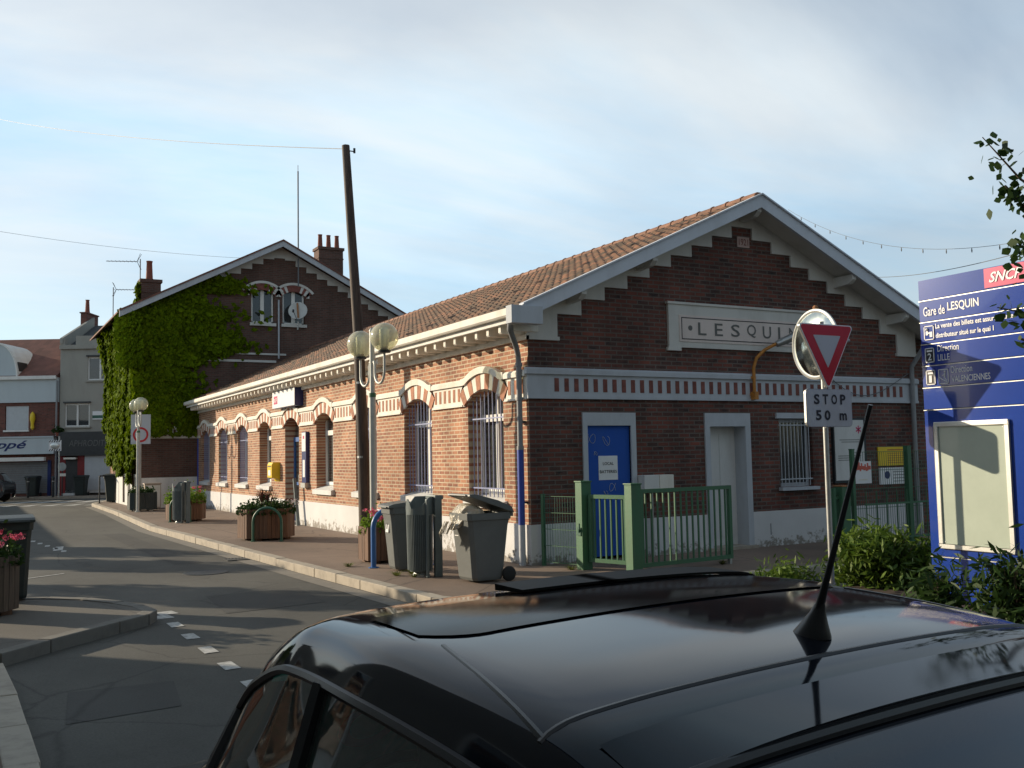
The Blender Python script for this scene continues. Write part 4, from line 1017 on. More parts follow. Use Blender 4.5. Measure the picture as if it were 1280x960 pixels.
h2 = thing('render_house', 'grey rendered house with dark roof and black shop front beside the pale shop house', 'house', (-3.28, 45.1, 0), UA)
A, B_ = px_(73)+.02, 5.4
wd = [(px_(108), px_(139), 6.18, 7.45), (px_(80), px_(111), 3.68, 4.94), (px_(133)+.15, px_(163), 3.68, 4.94)]
wl = MB().box(A, B_, .4, 7, 0, 7.9)
def wall_with(rects, x0, x1, z0, z1):
    xs = sorted({x0, x1} | {r[0] for r in rects} | {r[1] for r in rects}); zz = sorted({z0, z1} | {r[2] for r in rects} | {r[3] for r in rects})
    for a, c in zip(xs, xs[1:]):
        for e, g in zip(zz, zz[1:]):
            if not any(r[0] <= a+1e-6 and c <= r[1]+1e-6 and r[2] <= e+1e-6 and g <= r[3]+1e-6 for r in rects): wl.box(a, c, 0, .3, e, g)
wall_with(wd, A, B_, 3.4, 7.9)
wl.build('wall', M['render_grey'], h2)
MB().box(A, B_, -.15, .3, 7.9, 8.12).box(px_(93), B_, -.05, .3, 8.12, 8.62).box(A, px_(79), -.05, .3, 8.12, 8.5).build('parapet', M['render_grey'], h2)
MB().prism([(.3, 8.0), (4.0, 9.72), (7.2, 8.0)], 0, px_(78), B_).build('roof', M['slate'], h2)
MB().prism([(-.1, 8.2), (-.1, 8.5), (4.0, 10.2), (4.0, 8.2)], 0, A, px_(77)).build('gable_upstand', M['render_grey'], h2)
for (a, c, z0, z1) in wd:
    m_ = (a+c)/2
    f = MB().box(a, a+.07, .05, .12, z0, z1).box(c-.07, c, .05, .12, z0, z1).box(a+.07, c-.07, .05, .12, z0, z0+.08).box(a+.07, c-.07, .05, .12, z1-.08, z1).box(m_-.05, m_+.05, .04, .12, z0+.08, z1-.08).build('window', M['white_paint'], h2)
    MB().box(a+.07, c-.07, .08, .09, z0+.08, z1-.08).build('pane', M['glass_dark'], f)
    MB().box(a-.08, c+.08, -.1, .05, z0-.08, z0).build('sill', M['render_grey'], f)
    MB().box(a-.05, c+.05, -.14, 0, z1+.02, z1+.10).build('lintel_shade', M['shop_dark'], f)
MB().box(wd[0][0]+.1, wd[0][0]+.58, .15, .18, 6.26, 7.37).build('blue_curtain', M['bar_blue'], h2)
MB().box(px_(115), px_(131), -.05, 0, 4.05, 4.5).build('estate_board', M['white_sign'], h2)
MB().box(px_(115), px_(131), -.055, -.05, 4.12, 4.28).build('board_stripe', M['dgreen'], h2)
f = MB().box(A+.02, B_, -.25, 0, 2.12, 3.4).build('shop_fascia', M['shop_dark'], h2)
text('lettering', 'APHRODITE', M['text_grey'], (px_(88), -.252, 2.62), (1, 0, 0), (0, 0, 1), px_(137)-px_(88), .33, f, shear=.15)
MB().box(px_(75), px_(82), -.04, 0, 0, 2.12).box(px_(97), px_(106), -.04, 0, 0, 2.12).build('red_panel', M['shop_red'], h2)
MB().box(px_(82), px_(97), -.02, .0, 0, 1.95).build('shop_door', M['shop_dark'], h2)
MB().box(px_(82), px_(97), -.30, -.02, 1.93, 2.03).build('door_canopy', M['cream'], h2)
MB().box(px_(106), px_(144), -.06, 0, .28, 2.12).build('white_shutter', M['shutter_w'], h2)
MB().box(A, B_, -.02, 0, .12, .28).box(px_(80), px_(96), -.3, 0, 0, .12).build('shop_base', M['white_stone'], h2)
def far(x, off, z=0):
    x = 640+(x-640)*(53-off)/53
    p = Vector((-3.28, 45.1, 0))+Vector((.88, -.48, 0))*px_(x)+Vector((-.48, -.88, 0))*off; return (p.x, p.y, z)
t = thing('potted_plant', 'low green pot plant on the ledge above the black shop front', 'plant', far(71, .2, 3.2))
leaves(90, lambda: (rnd.gauss(0, .16), rnd.gauss(0, .08), .2+abs(rnd.gauss(0, .12))), .12).build('foliage', M['leaf_dark'], t)
MB().lathe([(.08, 0), (.11, .18), (.12, .2)], 0, 0, 10).build('pot', M['terracotta'], t)
MB().box(-.15, .15, -.05, .2, -.06, 0).build('ledge_bracket', M['dark_metal'], t)
t = thing('traffic_mirror', 'striped rectangular road mirror on a thin post by the pale shop fascia', 'mirror', far(68, 3.0), UA)
MB().tube([(.2, 0, 0), (.2, 0, 3.1)], .04, 8).build('post', M['metal'], t)
b = MB().box(-.30, .32, -.06, 0, 2.36, 2.90).build('frame', M['white_sign'], t)
b2 = MB()
for k in range(-2, 7):
    for zz in (2.36, 2.80):
        x0 = -.30+k*.12
        if -.30 <= x0 and x0+.11 <= .32: b2.prism([(x0, zz), (x0+.05, zz), (x0+.11, zz+.10), (x0+.06, zz+.10)], 1, -.065, -.06)
b2.build('stripes', M['text_black'], b)
c = MB().sphere((0, 0, 0), .24, 20, 10); c.v = [(v[0]+.01, v[1]*.3-.06, v[2]*.72+2.63) for v in c.v]; c.build('mirror_glass', M['alu'], t, smooth=True)

# ================================================================== STREET FURNITURE
def make_lamp():
    t = thing('street_lamp', 'twin globe street lamp rising behind the bins, in front of the brick pier', 'street lamp', (-1.67, 2.39, 0), 0, 'twin globe street lamps along the station')
    p = MB().tube([(0, 0, 0), (0, 0, 2.75)], .056, 16).tube([(0, 0, 2.75), (0, 0, 3.84)], .043, 16).lathe([(.09, 0), (.09, .03), (.06, .05)], 0, 0, 16); p.build('pole', M['pole_paint'], t, smooth=True)
    MB().lathe([(.05, 0), (.046, .02), (.03, .05), (.0, .06)], 0, 0, 16, 3.84).build('cap', M['pole_paint'], t, smooth=True)
    MB().lathe([(.060, 0), (.060, .07)], 0, 0, 16, 2.72).build('collar', M['green'], t)
    for s in (-1, 1):
        yg = s*.56; pts = [(0, s*.045, 3.30), (0, s*.10, 3.32), (0, s*.13, 3.25)]
        pts += [(0, s*(.13+.215*(1-math.cos(R(a)))), 3.12-.19*math.sin(R(a))) for a in range(0, 181, 18)] + [(0, yg, 3.44)]
        a_ = MB().tube(pts, .022, 10).build('arm', M['pole_paint'], t, smooth=True)
        h_ = MB().lathe([(.10, 0), (.105, .03), (.07, .05), (.05, .09)], 0, yg, 18, 3.42).build('lamp_holder', M['dark_metal'], t, smooth=True)
        g = MB().sphere((0, yg, 3.68), .235, 32, 18).build('globe', M['globe'], t, smooth=True)
        MB().lathe([(.06, 0), (.075, .04), (.085, .3), (.05, .34)], 0, yg, 16, 3.50).build('diffuser', M['alu'], g, smooth=True)
    return t
lamp = make_lamp()
dup(lamp, 'twin globe street lamp rising from the dark planter by the ivy', (-2.5, 22.75, 0))
t = thing('utility_pole', 'tall weathered wooden utility pole in front of the long brick wall', 'pole', (-.62, 5.6, 0))
MB().tube([(0, 0, -.1), (-.03, .03, 2), (-.09, .08, 4.2), (-.20, .16, 6.4), (-.29, .2, 8.15)], [.125, .118, .105, .092, .08], 16).build('post', M['wood_pole'], t, smooth=True)
MB().box(-.33, -.24, .15, .25, 8.12, 8.16).tube([(-.29, .2, 8.05), (-.1, .15, 8.03)], .012, 6).tube([(-.12, .15, 8.0), (-.12, .15, 8.1)], .025, 8).build('cap', M['dark_metal'], t)
for z in (3.2, 1.7): MB().lathe([(.125-.006*z, 0), (.125-.006*z, .04)], -.02*z, .015*z, 16, z).build('band', M['metal'], t)
def wire(label, a, b, sag, r=.012, bulbs=0):
    t = thing('overhead_wire', label, 'wire', a)
    a_ = Vector(a); b_ = Vector(b); d = b_-a_; pts = [d*s+Vector((0, 0, -sag*4*s*(1-s))) for s in [k/24 for k in range(25)]]
    MB().tube(pts, r, 5).build('wire', M['wire'], t)
    if bulbs:
        for k in range(1, bulbs):
            s = k/bulbs; p = d*s+Vector((0, 0, -sag*4*s*(1-s)))
            MB().tube([p, p-Vector((0, 0, .05)), p-Vector((0, 0, .08))], [.006, .012, .005], 6).build('bulb', M['wire'], t)
wire('wire running from the wooden pole top to the upper left sky', (-.91, 5.8, 8.08), (-8.56, 37.44, 18.0), .35, .008)
wire('faint wire crossing the sky above the ivy house', (-9.11, 38.16, 12.88), (6.66, 46.54, 14.0), .25, .008)
wire('sagging garland wire with small bulbs to the right of the station gable', (9.76, 4.12, 7.54), (5.96, -5.0, 4.71), .55, .004, 13)
wire('thin wire above the blue totem', (11.42, 3.35, 5.87), (4.02, -6.17, 4.19), .15, .006)
wire('short cable from the right verge of the station roof', (8.9, -.5, 4.05), (11.0, -5.0, 4.3), .2, .014)

def wheelie(label, loc, rz, w=.56, d=.66, h=.95, mat='bin_grey', open_=False, wheels=True):
    """front faces local -x"""
    t = thing('wheelie_bin', label, 'wheelie bin', loc, rz)
    prof = []
    def ring(z, x0, x1, hw, c=.05): return [(x0+c, -hw, z), (x1-c, -hw, z), (x1, -hw+c, z), (x1, hw-c, z), (x1-c, hw, z), (x0+c, hw, z), (x0, hw-c, z), (x0, -hw+c, z)]
    hw = w/2; rings = [ring(.03, .10, d-.12, hw*.80), ring(.07, .08, d-.10, hw*.83), ring(h*.80, .0+.015, d-.03, hw*.96), ring(h*.90, .0, d-.01, hw), ring(h*.90, -.015, d+.005, hw+.015), ring(h, -.02, d+.01, hw+.02)]
    b = MB(); n = 8
    for rg_ in rings: b.v += rg_
    for k in range(len(rings)-1):
        for q in range(n): a = k*n+q; c = k*n+(q+1) % n; b.f.append((a, c, c+n, a+n))
    b.f.append(tuple(range(n-1, -1, -1)))
    if not open_: b.f.append(tuple(range((len(rings)-1)*n, len(rings)*n)))
    b.build('body', M[mat], t, bevel=.006)
    lid = MB(); W_ = hw+.03
    lp = [(-.05, 0), (-.05, .03), (.02, .055), (.10, .065), (d*.6, .085), (d-.03, .065), (d+.03, .0)]
    lid.prism(lp[::-1], 1, -W_, W_).box(-.075, -.02, -W_*.75, W_*.75, .0, .02)
    if open_: lid.xf(Matrix.Translation((d, 0, h)) @ Matrix.Rotation(R(19), 4, 'Y') @ Matrix.Translation((-d, 0, 0)))
    else: lid.v = [(v[0], v[1], v[2]+h) for v in lid.v]
    lid.build('lid', M[mat], t, bevel=.006)
    MB().tube([(d+.04, -W_*.7, h-.03), (d+.04, W_*.7, h-.03)], .016, 8).box(d, d+.05, -W_*.7-.02, -W_*.7+.02, h-.06, h).box(d, d+.05, W_*.7-.02, W_*.7+.02, h-.06, h).build('handle', M[mat], t)
    for s in ((-1, 1) if wheels else ()):
        wm = MB().lathe([(.02, -.028), (.085, -.028), (.10, -.018), (.10, .018), (.085, .028), (.02, .028)], 0, 0, 20)
        wm.xf(Matrix.Translation((d-.05, s*(hw*.88+.02), .10)) @ Matrix.Rotation(R(90), 4, 'X')); wm.build('wheel', M['rubber'], t, smooth=True)
    if wheels: MB().tube([(d-.05, -hw*.86, .10), (d-.05, hw*.86, .10)], .012, 6).build('axle', M['metal'], t)
    return t
b_ = wheelie('narrow closed grey wheelie bin between the flower planter and the slatted litter bin', (-2.10, .72, 0), R(-2), .44, .50, .95)
s_ = MB().box(-.004, .0, -.06, .06, .58, .80).build('sticker', M['white_sign'], b_); s_.rotation_euler = (0, R(5), 0); s_.location = (-.035, .02, .0)
text('digit', '1', M['text_black'], (-.006, .02, .63), (0, -1, 0), (0, 0, 1), .03, .12, s_, bold=.02)
b_ = wheelie('big grey wheelie bin with lid propped open by a bulging refuse bag', (-1.80, -1.18, 0), R(3), .56, .66, .93, open_=True)
s_ = MB().box(-.004, 0, .02, .12, .62, .80).build('sticker', M['white_sign'], b_); s_.location = (-.014, .06, 0); s_.rotation_euler = (0, R(4), 0)
MB().box(-.007, -.004, .03, .11, .71, .79).build('sticker_print', plain('teal', (.05, .35, .42), .5, var=.05), s_)
t = thing('refuse_bag', 'crumpled clear plastic bag bulging out of the propped open wheelie bin', 'bag', (-1.62, -1.12, .80))
b = MB().sphere((0, 0, 0), .3, 44, 26); nv = []
for v in b.v:
    x, y, z = v; rr = 1+.10*math.sin(11*x+5*z+1)+.09*math.sin(13*y-7*z)+.06*math.sin(23*z+17*x+9*y)+.05*math.sin(41*y+31*x)
    z2 = z*.62*rr+.14 if z > 0 else z*.5+.14
    hang = max(0, -x-.10)
    nv.append((x*.98*rr-.04, y*.85*rr, z2-hang*1.35+.02))
b.v = [(v[0]*.84, v[1]*.9, v[2]*.72) for v in nv]; b.build('bag', M['bag'], t, smooth=True)
b = MB(); rr = random.Random(3)
for k in range(26):
    y = rr.uniform(-.2, .2); p0 = Vector((-.30, y, .02)); p1 = Vector((-.36-rr.random()*.05, y+rr.uniform(-.05, .05), -.14)); p2 = Vector((-.27-rr.random()*.10, y+rr.uniform(-.05, .05), -.30+rr.random()*.1))
    s = Vector((.02, .05, 0)); b.quad(p0-s, p0+s, p1+s, p1-s).poly([p1-s, p1+s, p2])
b.build('torn_plastic', M['bag'], t)
def litter(label, loc, rz, mat='litter'):
    t = thing('litter_bin', label, 'litter bin', loc, rz, 'litter bins on the station pavement')
    MB().lathe([(.13, 0), (.13, .03), (.11, .05), (.10, .12)], 0, 0, 24).build('base', M['metal'], t, smooth=True)
    b = MB(); n = 26
    for k in range(n):
        a = R(100)+R(190)*k/(n-1); c, s = math.cos(a), math.sin(a)
        b.tube([(.185*c, .185*s, .10), (.20*c, .20*s, .90)], .0095, 6)
    b.build('slats', M[mat], t)
    c = MB(); m = 24
    for k in range(m):
        a, a2 = 2*math.pi*k/m, 2*math.pi*(k+1)/m
        c.quad((.165*math.cos(a), .165*math.sin(a), .08), (.165*math.cos(a2), .165*math.sin(a2), .08), (.18*math.cos(a2), .18*math.sin(a2), .88), (.18*math.cos(a), .18*math.sin(a), .88))
    c.build('liner', M[mat], t, smooth=True)
    hd = MB(); m = 40
    def top(a):  # mouth scooped out on the left, high at the back
        d = math.cos(a-R(185)); return .94+.03*0 + (.19 if d < -.1 else .19-.16*max(0, min(1, (d+.1)/.7)) + .14*max(0, (abs(d)-.93)/.07))
    for k in range(m):
        a, a2 = 2*math.pi*k/m, 2*math.pi*(k+1)/m
        for r0, r1, fl in ((.208, .215, 0), (.198, .205, 1)):
            q = [(r0*math.cos(a), r0*math.sin(a), .88), (r0*math.cos(a2), r0*math.sin(a2), .88), (r1*math.cos(a2), r1*math.sin(a2), top(a2)), (r1*math.cos(a), r1*math.sin(a), top(a))]
            hd.quad(*(q if not fl else q[::-1]))
        hd.quad((.215*math.cos(a), .215*math.sin(a), top(a)), (.215*math.cos(a2), .215*math.sin(a2), top(a2)), (.205*math.cos(a2), .205*math.sin(a2), top(a2)), (.205*math.cos(a), .205*math.sin(a), top(a)))
    hd.build('hood', M[mat], t)
    MB().box(.12, .25, -.24, .10, 1.09, 1.15).box(.12, .23, -.235, -.16, 0, 1.10).box(-.02, .02, -.25, -.20, 0, 1.10).build('back_post', M[mat], t, bevel=.01)
    return t
lt = litter('slatted grey litter bin with scooped hood between the two nearest wheelie bins', (-1.93, -.18, 0), R(0))
dup(lt, 'slatted grey litter bin beside the far flowering barrel planter', (-2.45, 15.3, 0), R(0))

def planter(label, loc, r, h, n=8, rz=0, mat='wood', sq=False, feet='wood', group='wooden flower planters'):
    t = thing('planter', label, 'planter', loc, rz, group)
    b = MB(); pts = []
    if sq:
        c = r*.28; pts = [(-r, -r+c), (-r+c, -r), (r-c, -r), (r, -r+c), (r, r-c), (r-c, r), (-r+c, r), (-r, r-c)]
    else: pts = [(r*math.cos(2*math.pi*(k+.5)/n), r*math.sin(2*math.pi*(k+.5)/n)) for k in range(n)]
    m = len(pts)
    for k in range(m):
        p0, p1 = Vector((*pts[k], 0)), Vector((*pts[(k+1) % m], 0)); L = (p1-p0).length; ns = max(2, round(L/.095)); d = (p1-p0)/ns; nn = Vector((-d.y, d.x, 0)).normalized()
        for j in range(ns):
            a = p0+d*j+d.normalized()*.003; c_ = p0+d*(j+1)-d.normalized()*.003; jt = rnd.uniform(-.004, .004)
            q = [a, c_, c_+nn*.03, a+nn*.03]; b.prism([(v.x-nn.x*jt, v.y-nn.y*jt) for v in q], 2, .05, h+rnd.uniform(-.004, .004))
    b.build('planter_box', M[mat], t)
    MB().prism([(x*.93, y*.93) for x, y in pts], 2, .08, h-.05).build('soil', M['soil'], t)
    for k in range(4):
        a = R(45+90*k); x, y = r*.75*math.cos(a)*(1.1 if sq else 1), r*.75*math.sin(a)*(1.1 if sq else 1); MB().box(x-.06, x+.06, y-.06, y+.06, 0, .06).build('foot', M[feet], t)
    return t
def flowers(t, r, h, nleaf, nflow, lm, fm, fh=.28, leafs=.05, green='leaf', spread=1.1):
    def sm():
        a = rnd.uniform(0, 6.283); q = r*spread*math.sqrt(rnd.random()); 
        return (q*math.cos(a), q*math.sin(a), h-.03+abs(rnd.gauss(0, fh*.42))*(1.25-q/r*.6)-(.08 if q > r else 0))
    leaves(nleaf, sm, leafs).build('foliage', M[lm], t)
    if nflow:
        b = MB()
        for _ in range(nflow):
            a = rnd.uniform(0, 6.283); q = r*spread*math.sqrt(rnd.random())*.98; c = Vector((q*math.cos(a), q*math.sin(a), h+fh*rnd.uniform(.35, .9)))
            leaves(22, lambda: (c.x+rnd.gauss(0, .025), c.y+rnd.gauss(0, .025), c.z+rnd.gauss(0, .018)), .030, b)
        b.build('blossoms', M[fm], t)
p = planter('square wooden planter with pink geraniums beside the blue hoop', (-1.66, 2.05, 0), .32, .58, sq=True); flowers(p, .34, .58, 700, 16, 'leaf_bright', 'pink', .30)
p = planter('big dark wooden planter with spiky dark grass in the middle of the pavement', (-1.97, 8.05, 0), .60, .66, 8, R(10)); flowers(p, .56, .66, 1500, 0, 'leaf_dark', 'pink', .26, .055)
blades(70, (0, 0, .66), .42, .46, None, .010).build('spiky_grass', M['leaf_red'], p)
leaves(40, lambda: (.50+rnd.gauss(0, .06), -.30+rnd.gauss(0, .08), .80+rnd.gauss(0, .04)), .03).build('blossoms', M['white_petal'], p)
p = planter('barrel planter with trailing pink flowers behind the far litter bin', (-2.12, 16.25, 0), .55, .62, 10, R(5)); flowers(p, .54, .62, 1300, 16, 'leaf_bright', 'pink', .42, .06)
p = planter('dark planter with low green shrub under the far globe lamp', (-2.25, 23.5, 0), .45, .64, sq=True, mat='bin_green', feet='white_sign'); flowers(p, .42, .64, 900, 0, 'leaf_dark', 'pink', .25, .06)
p = planter('dark planter with pink geraniums in front of the black bin on the traffic island', (-7.48, -.35, 0), .40, .66, 8, R(12), mat='bark'); flowers(p, .40, .66, 900, 24, 'leaf_dark', 'pink', .34, .05)
wheelie('black wheelie bin standing behind the pink geraniums on the traffic island', (-7.13, .50, 0), R(92), .44, .52, .98, 'bin_green', wheels=False)
def hoop(label, pts, mat, loc, r=.03):
    t = thing('hoop_barrier', label, 'hoop barrier', loc); MB().tube(pts, r, 14).build('hoop', M[mat], t, smooth=True)
    for p_ in (pts[0], pts[-1]): MB().lathe([(r*2, 0), (r*2, .012), (r*1.1, .02)], p_[0], p_[1], 14, 0).build('foot_plate', M[mat], t)
    return t
def arch_pts(L, h, rad, dirn):
    d = Vector(dirn).normalized(); pts = [Vector((0, 0, 0)), Vector((0, 0, h-rad))]
    pts += [d*(rad-rad*math.cos(R(a)))+Vector((0, 0, h-rad+rad*math.sin(R(a)))) for a in range(15, 91, 15)]
    pts += [d*(L-rad+rad*math.sin(R(a)))+Vector((0, 0, h-rad+rad*math.cos(R(a)))) for a in range(0, 91, 15)] + [d*L]
    return pts
hoop('blue painted hoop barrier in front of the nearest wooden planter', arch_pts(1.0, .90, .28, (.6, -.1, 0)), 'blue_paint', (-2.10, 1.27, 0), .042)
hoop('dark green hoop barrier against the spiky grass planter', arch_pts(.62, .70, .30, (.80, -.6, 0)), 'dgreen', (-2.38, 7.55, 0), .028)
hoop('dark green hoop barrier against the far barrel planter', arch_pts(.60, .70, .30, (.80, -.6, 0)), 'dgreen', (-2.62, 15.85, 0), .028)
t = thing('utility_cabinet', 'beige utility cabinet against the foot of the brick house', 'cabinet', (-1.75, 24.55, 0))
MB().box(-.28, .28, -.15, .2, .03, .90).box(-.30, .30, -.17, .22, .90, .94).build('body', M['brown_box'], t, bevel=.008)
MB().box(-.25, .25, -.156, -.15, .08, .86).build('door', M['cream'], t)
# restriction sign behind far lamp
t = thing('zone_sign', 'grey rectangular sign with a red ring behind the far globe lamp', 'road sign', (-2.25, 23.9, 0))
MB().tube([(0, .05, 0), (0, .05, 3.5)], .035, 8).build('post', M['metal'], t)
rt_ = Matrix.Rotation(R(-24), 4, 'Z')
MB().box(-.34, .34, -.03, 0, 2.35, 3.40).xf(rt_).build('panel', M['grey_paint'], t)
c = MB(); 
for k in range(28):
    a, a2 = 2*math.pi*k/28, 2*math.pi*(k+1)/28
    c.prism([(.20*math.cos(a), .20*math.sin(a)+2.68), (.27*math.cos(a), .27*math.sin(a)+2.68), (.27*math.cos(a2), .27*math.sin(a2)+2.68), (.20*math.cos(a2), .20*math.sin(a2)+2.68)], 1, -.036, -.03)
c.xf(rt_).build('red_ring', M['red'], t)
# far bins, barrier, posts, car
for lab, x, off, m_ in (('dark wheelie bin against the metal shutter of the pale shop', 38, 1.0, 'bin_green'), ('dark wheelie bin in front of the red shop panel', 98, 1.2, 'bin_green')):
    wheelie(lab, far(x, off), UA+R(90), .6, .6, 1.0, m_)
wheelie('large dark green bin at the corner beside the black hoop rail', (-2.15, 32.2, 0), UA+R(90), .85, .7, 1.15, 'bin_green')
hoop('black hoop rail at the pavement corner beside the large dark bin', arch_pts(1.1, 1.15, .05, (.6, .8, 0)), 'dark_metal', (-2.72, 32.0, 0), .03)
for lab, x in (('black bollard in front of the metal shutter', 35), ('black bollard beside the navy shop pilaster', 66)):
    t = thing('bollard', lab, 'bollard', far(x, 2.6, 0)); MB().lathe([(.06, 0), (.06, .95), (.08, .97), (.08, 1.02), (.04, 1.08)], 0, 0, 12).build('post', M['dark_metal'], t, smooth=True)
    MB().lathe([(.066, .8), (.066, .84)], 0, 0, 12).build('ring', M['metal'], t)
t = thing('street_clutter_stand', 'small round notice stand on a post between the two shop fronts', 'sign', far(77.5, 1.6), UA)
MB().tube([(0, 0, 0), (0, 0, 1.55)], .03, 6).build('post', M['dark_metal'], t)
MB().lathe([(.22, 0), (.22, .02)], 0, 0, 18).xf(Matrix.Translation((0, -.03, 1.55)) @ Matrix.Rotation(R(90), 4, 'X')).build('disc', M['metal'], t)
MB().box(-.2, .2, -.05, -.03, 1.05, 1.2).build('plate', M['cream'], t)

# ================================================================== GREEN GATE AND FENCES
def vec(a, b): return (Vector((*b, 0))-Vector((*a, 0)))
gt = thing('green_gate', 'green painted double gate of square posts and upright bars before the blue door', 'gate', (.36, -.93, 0))
def post(parent, x, y, s, h, name='post'):
    o_ = MB().box(x-s, x+s, y-s, y+s, 0, h).box(x-s-.012, x+s+.012, y-s-.012, y+s+.012, h, h+.02).build(name, M['green'], parent, bevel=.004); return o_
post(gt, 0, 0, .085, 1.28); post(gt, .25, -.90, .085, 1.25)
def leaf(parent, a, b, z0, z1, n, t_=.028, name='gate_leaf', bt=.011):
    a_, b_ = Vector((*a, 0)), Vector((*b, 0)); L = (b_-a_).length; m_ = MB()
    m_.box(0, 2*t_, -t_, t_, z0, z1).box(L-2*t_, L, -t_, t_, z0, z1).box(2*t_, L-2*t_, -t_, t_, z1-2*t_, z1).box(2*t_, L-2*t_, -t_, t_, z0, z0+2*t_)
    for k in range(1, n+1):
        x = L*k/(n+1); m_.box(x-bt, x+bt, -bt, bt, z0+2*t_, z1-2*t_)
    m_.xf(Matrix.Translation(a_) @ Matrix.Rotation(math.atan2(b_.y-a_.y, b_.x-a_.x), 4, 'Z')); return m_.build(name, M['green'], parent)
leaf(gt, (.03, -.11), (.23, -.80), .12, 1.10, 6)
leaf(gt, (.36, -.90), (2.18, -.74), .08, 1.18, 15)
MB().box(2.11, 2.15, -.77, -.71, 0, .1).build('drop_bolt', M['metal'], gt)
MB().tube([(-.10, -.02, .55), (-.12, -.06, .6), (-.12, -.06, .68)], .012, 6).box(-.10, -.085, -.06, .04, .5, .62).build('lock', M['dgreen'], gt)
def mesh_fence(name, label, a, b, h, posts, z0=.06, dx=.05, zs=(.0, .25, .5, .75, 1.0), cat='fence'):
    a_, b_ = Vector((*a, 0)), Vector((*b, 0)); L = (b_-a_).length; ang = math.atan2(b_.y-a_.y, b_.x-a_.x)
    t = thing(name, label, cat, (a[0], a[1], 0), ang)
    m_ = MB(); n = int(L/dx)
    for k in range(n+1): x = L*k/n; m_.box(x-.0025, x+.0025, -.0025, .0025, z0, h)
    m_.build('wires', M['dgreen'], t)
    r_ = MB()
    for q in zs: zz = z0+(h-z0)*q; r_.box(0, L, -.012, -.0035, zz-.004, zz+.004).box(0, L, .0035, .012, zz-.004, zz+.004)
    r_.build('rails', M['green'], t)
    for x, s, hh in posts: MB().box(x-s, x+s, -s, s, 0, hh).box(x-s-.004, x+s+.004, -s-.004, s+.004, hh, hh+.015).build('post', M['green'], t)
    return t
mesh_fence('wire_fence', 'short green wire fence between the station corner and the gate post', (.14, -.10), (.34, -.82), 1.06, [(.02, .025, 1.08)])
mesh_fence('wire_fence', 'tall green wire fence in front of the notice board beside the totem', (4.93, -1.9), (9.6, -1.9), 1.64, [(.0, .03, 1.68), (1.32, .045, 1.72), (3.9, .045, 1.72)], zs=(0, .2, .42, .62, .81, 1.0))
t = thing('bar_fence', 'low green bar fence with pointed uprights in front of the tall wire fence', 'fence', (5.0, -2.05, 0))
m_ = MB()
for k in range(20): x = .05+.24*k; m_.tube([(x, 0, 0), (x, 0, .98), (x, 0, 1.02)], [.010, .010, .002], 6)
m_.build('uprights', M['green'], t)
MB().box(0, 4.6, -.02, -.011, .78, .81).box(0, 4.6, -.02, -.011, .22, .25).build('rails', M['green'], t)
t = thing('gate_post', 'thick rusting green gate post at the right end of the opening', 'post', (4.62, -1.95, 0))
MB().box(-.09, .09, -.09, .09, 0, 1.10).build('post', M['green'], t, bevel=.005)
MB().box(-.10, .10, -.10, .10, 1.10, 1.12).build('cap', M['dish_rust'], t)
MB().box(-.22, -.17, -.03, .03, 0, 1.08).box(-.17, -.09, -.02, .02, .3, .34).box(-.17, -.09, -.02, .02, .9, .94).build('latch_bar', M['green'], t)
t = thing('fence_notice', 'white and red notice hung on the tall wire fence', 'sign', (4.96, -1.925, 1.13))
MB().box(0, .37, -.008, 0, 0, .36).build('sheet', M['white_sign'], t)
b = MB(); rr = random.Random(5)
for k in range(12): x = .02+.028*k; z = .20+rr.uniform(0, .03); b.box(x, x+.03, -.011, -.008, z, z+rr.uniform(.05, .13))
b.build('red_print', plain('faded_red', (.62, .12, .08), .5, var=.2), t)
MB().box(.08, .28, -.011, -.008, .05, .075).build('small_print', M['cream'], t)

# ================================================================== YIELD SIGN, MIRROR, TOTEM
t = thing('yield_sign', 'red and white give way triangle with a STOP 50 m plate on a grey pole', 'road sign', (.92, -5.21, 0))
MB().tube([(0, .04, 0), (.0, .04, 3.16)], .030, 14).build('pole', M['metal'], t, smooth=True)
def rtri(side, z0, y0, y1, rad, cx=0):
    h = side*.866; c = Vector((cx, z0+h*2/3)); out = []
    for a in (90+180, 30, 150):
        a = a; p = c+Vector((math.cos(R(a)), math.sin(R(a))))*(h*2/3-2*rad)
        for q in (-60, -30, 0, 30, 60): out.append((p.x+rad*math.cos(R(a+q)), p.y+rad*math.sin(R(a+q))))
    return MB().prism(out, 1, y0, y1)
rtri(.88, 2.36, -.03, .0, .035).build('sign_backing', M['metal'], t)
rtri(.87, 2.368, -.033, -.03, .033).build('white_edge', M['white_sign'], t)
rtri(.83, 2.391, -.036, -.033, .028).build('red_border', M['red'], t)
rtri(.43, 2.391+.23, -.039, -.036, .006).build('white_centre', M['grey_paint'], t)
def rbox(x0, x1, z0, z1, y0, y1, r):
    pts = []
    for cx_, cz_, a0 in ((x1-r, z1-r, 0), (x0+r, z1-r, 90), (x0+r, z0+r, 180), (x1-r, z0+r, 270)):
        for q in (0, 30, 60, 90): pts.append((cx_+r*math.cos(R(a0+q)), cz_+r*math.sin(R(a0+q))))
    return MB().prism(pts, 1, y0, y1)
pl_ = rbox(-.36, .36, 1.95, 2.38, -.03, .0, .05).build('distance_plate', M['metal'], t)
rbox(-.352, .352, 1.958, 2.372, -.033, -.03, .045).build('plate_face', M['grey_paint'], pl_)
for s_, x, wch in (('S', -.24, .085), ('T', -.105, .085), ('O', .03, .09), ('P', .17, .085)): text('letter', s_, M['text_black'], (x, -.034, 2.205), (1, 0, 0), (0, 0, 1), wch, .115, pl_, bold=.03)
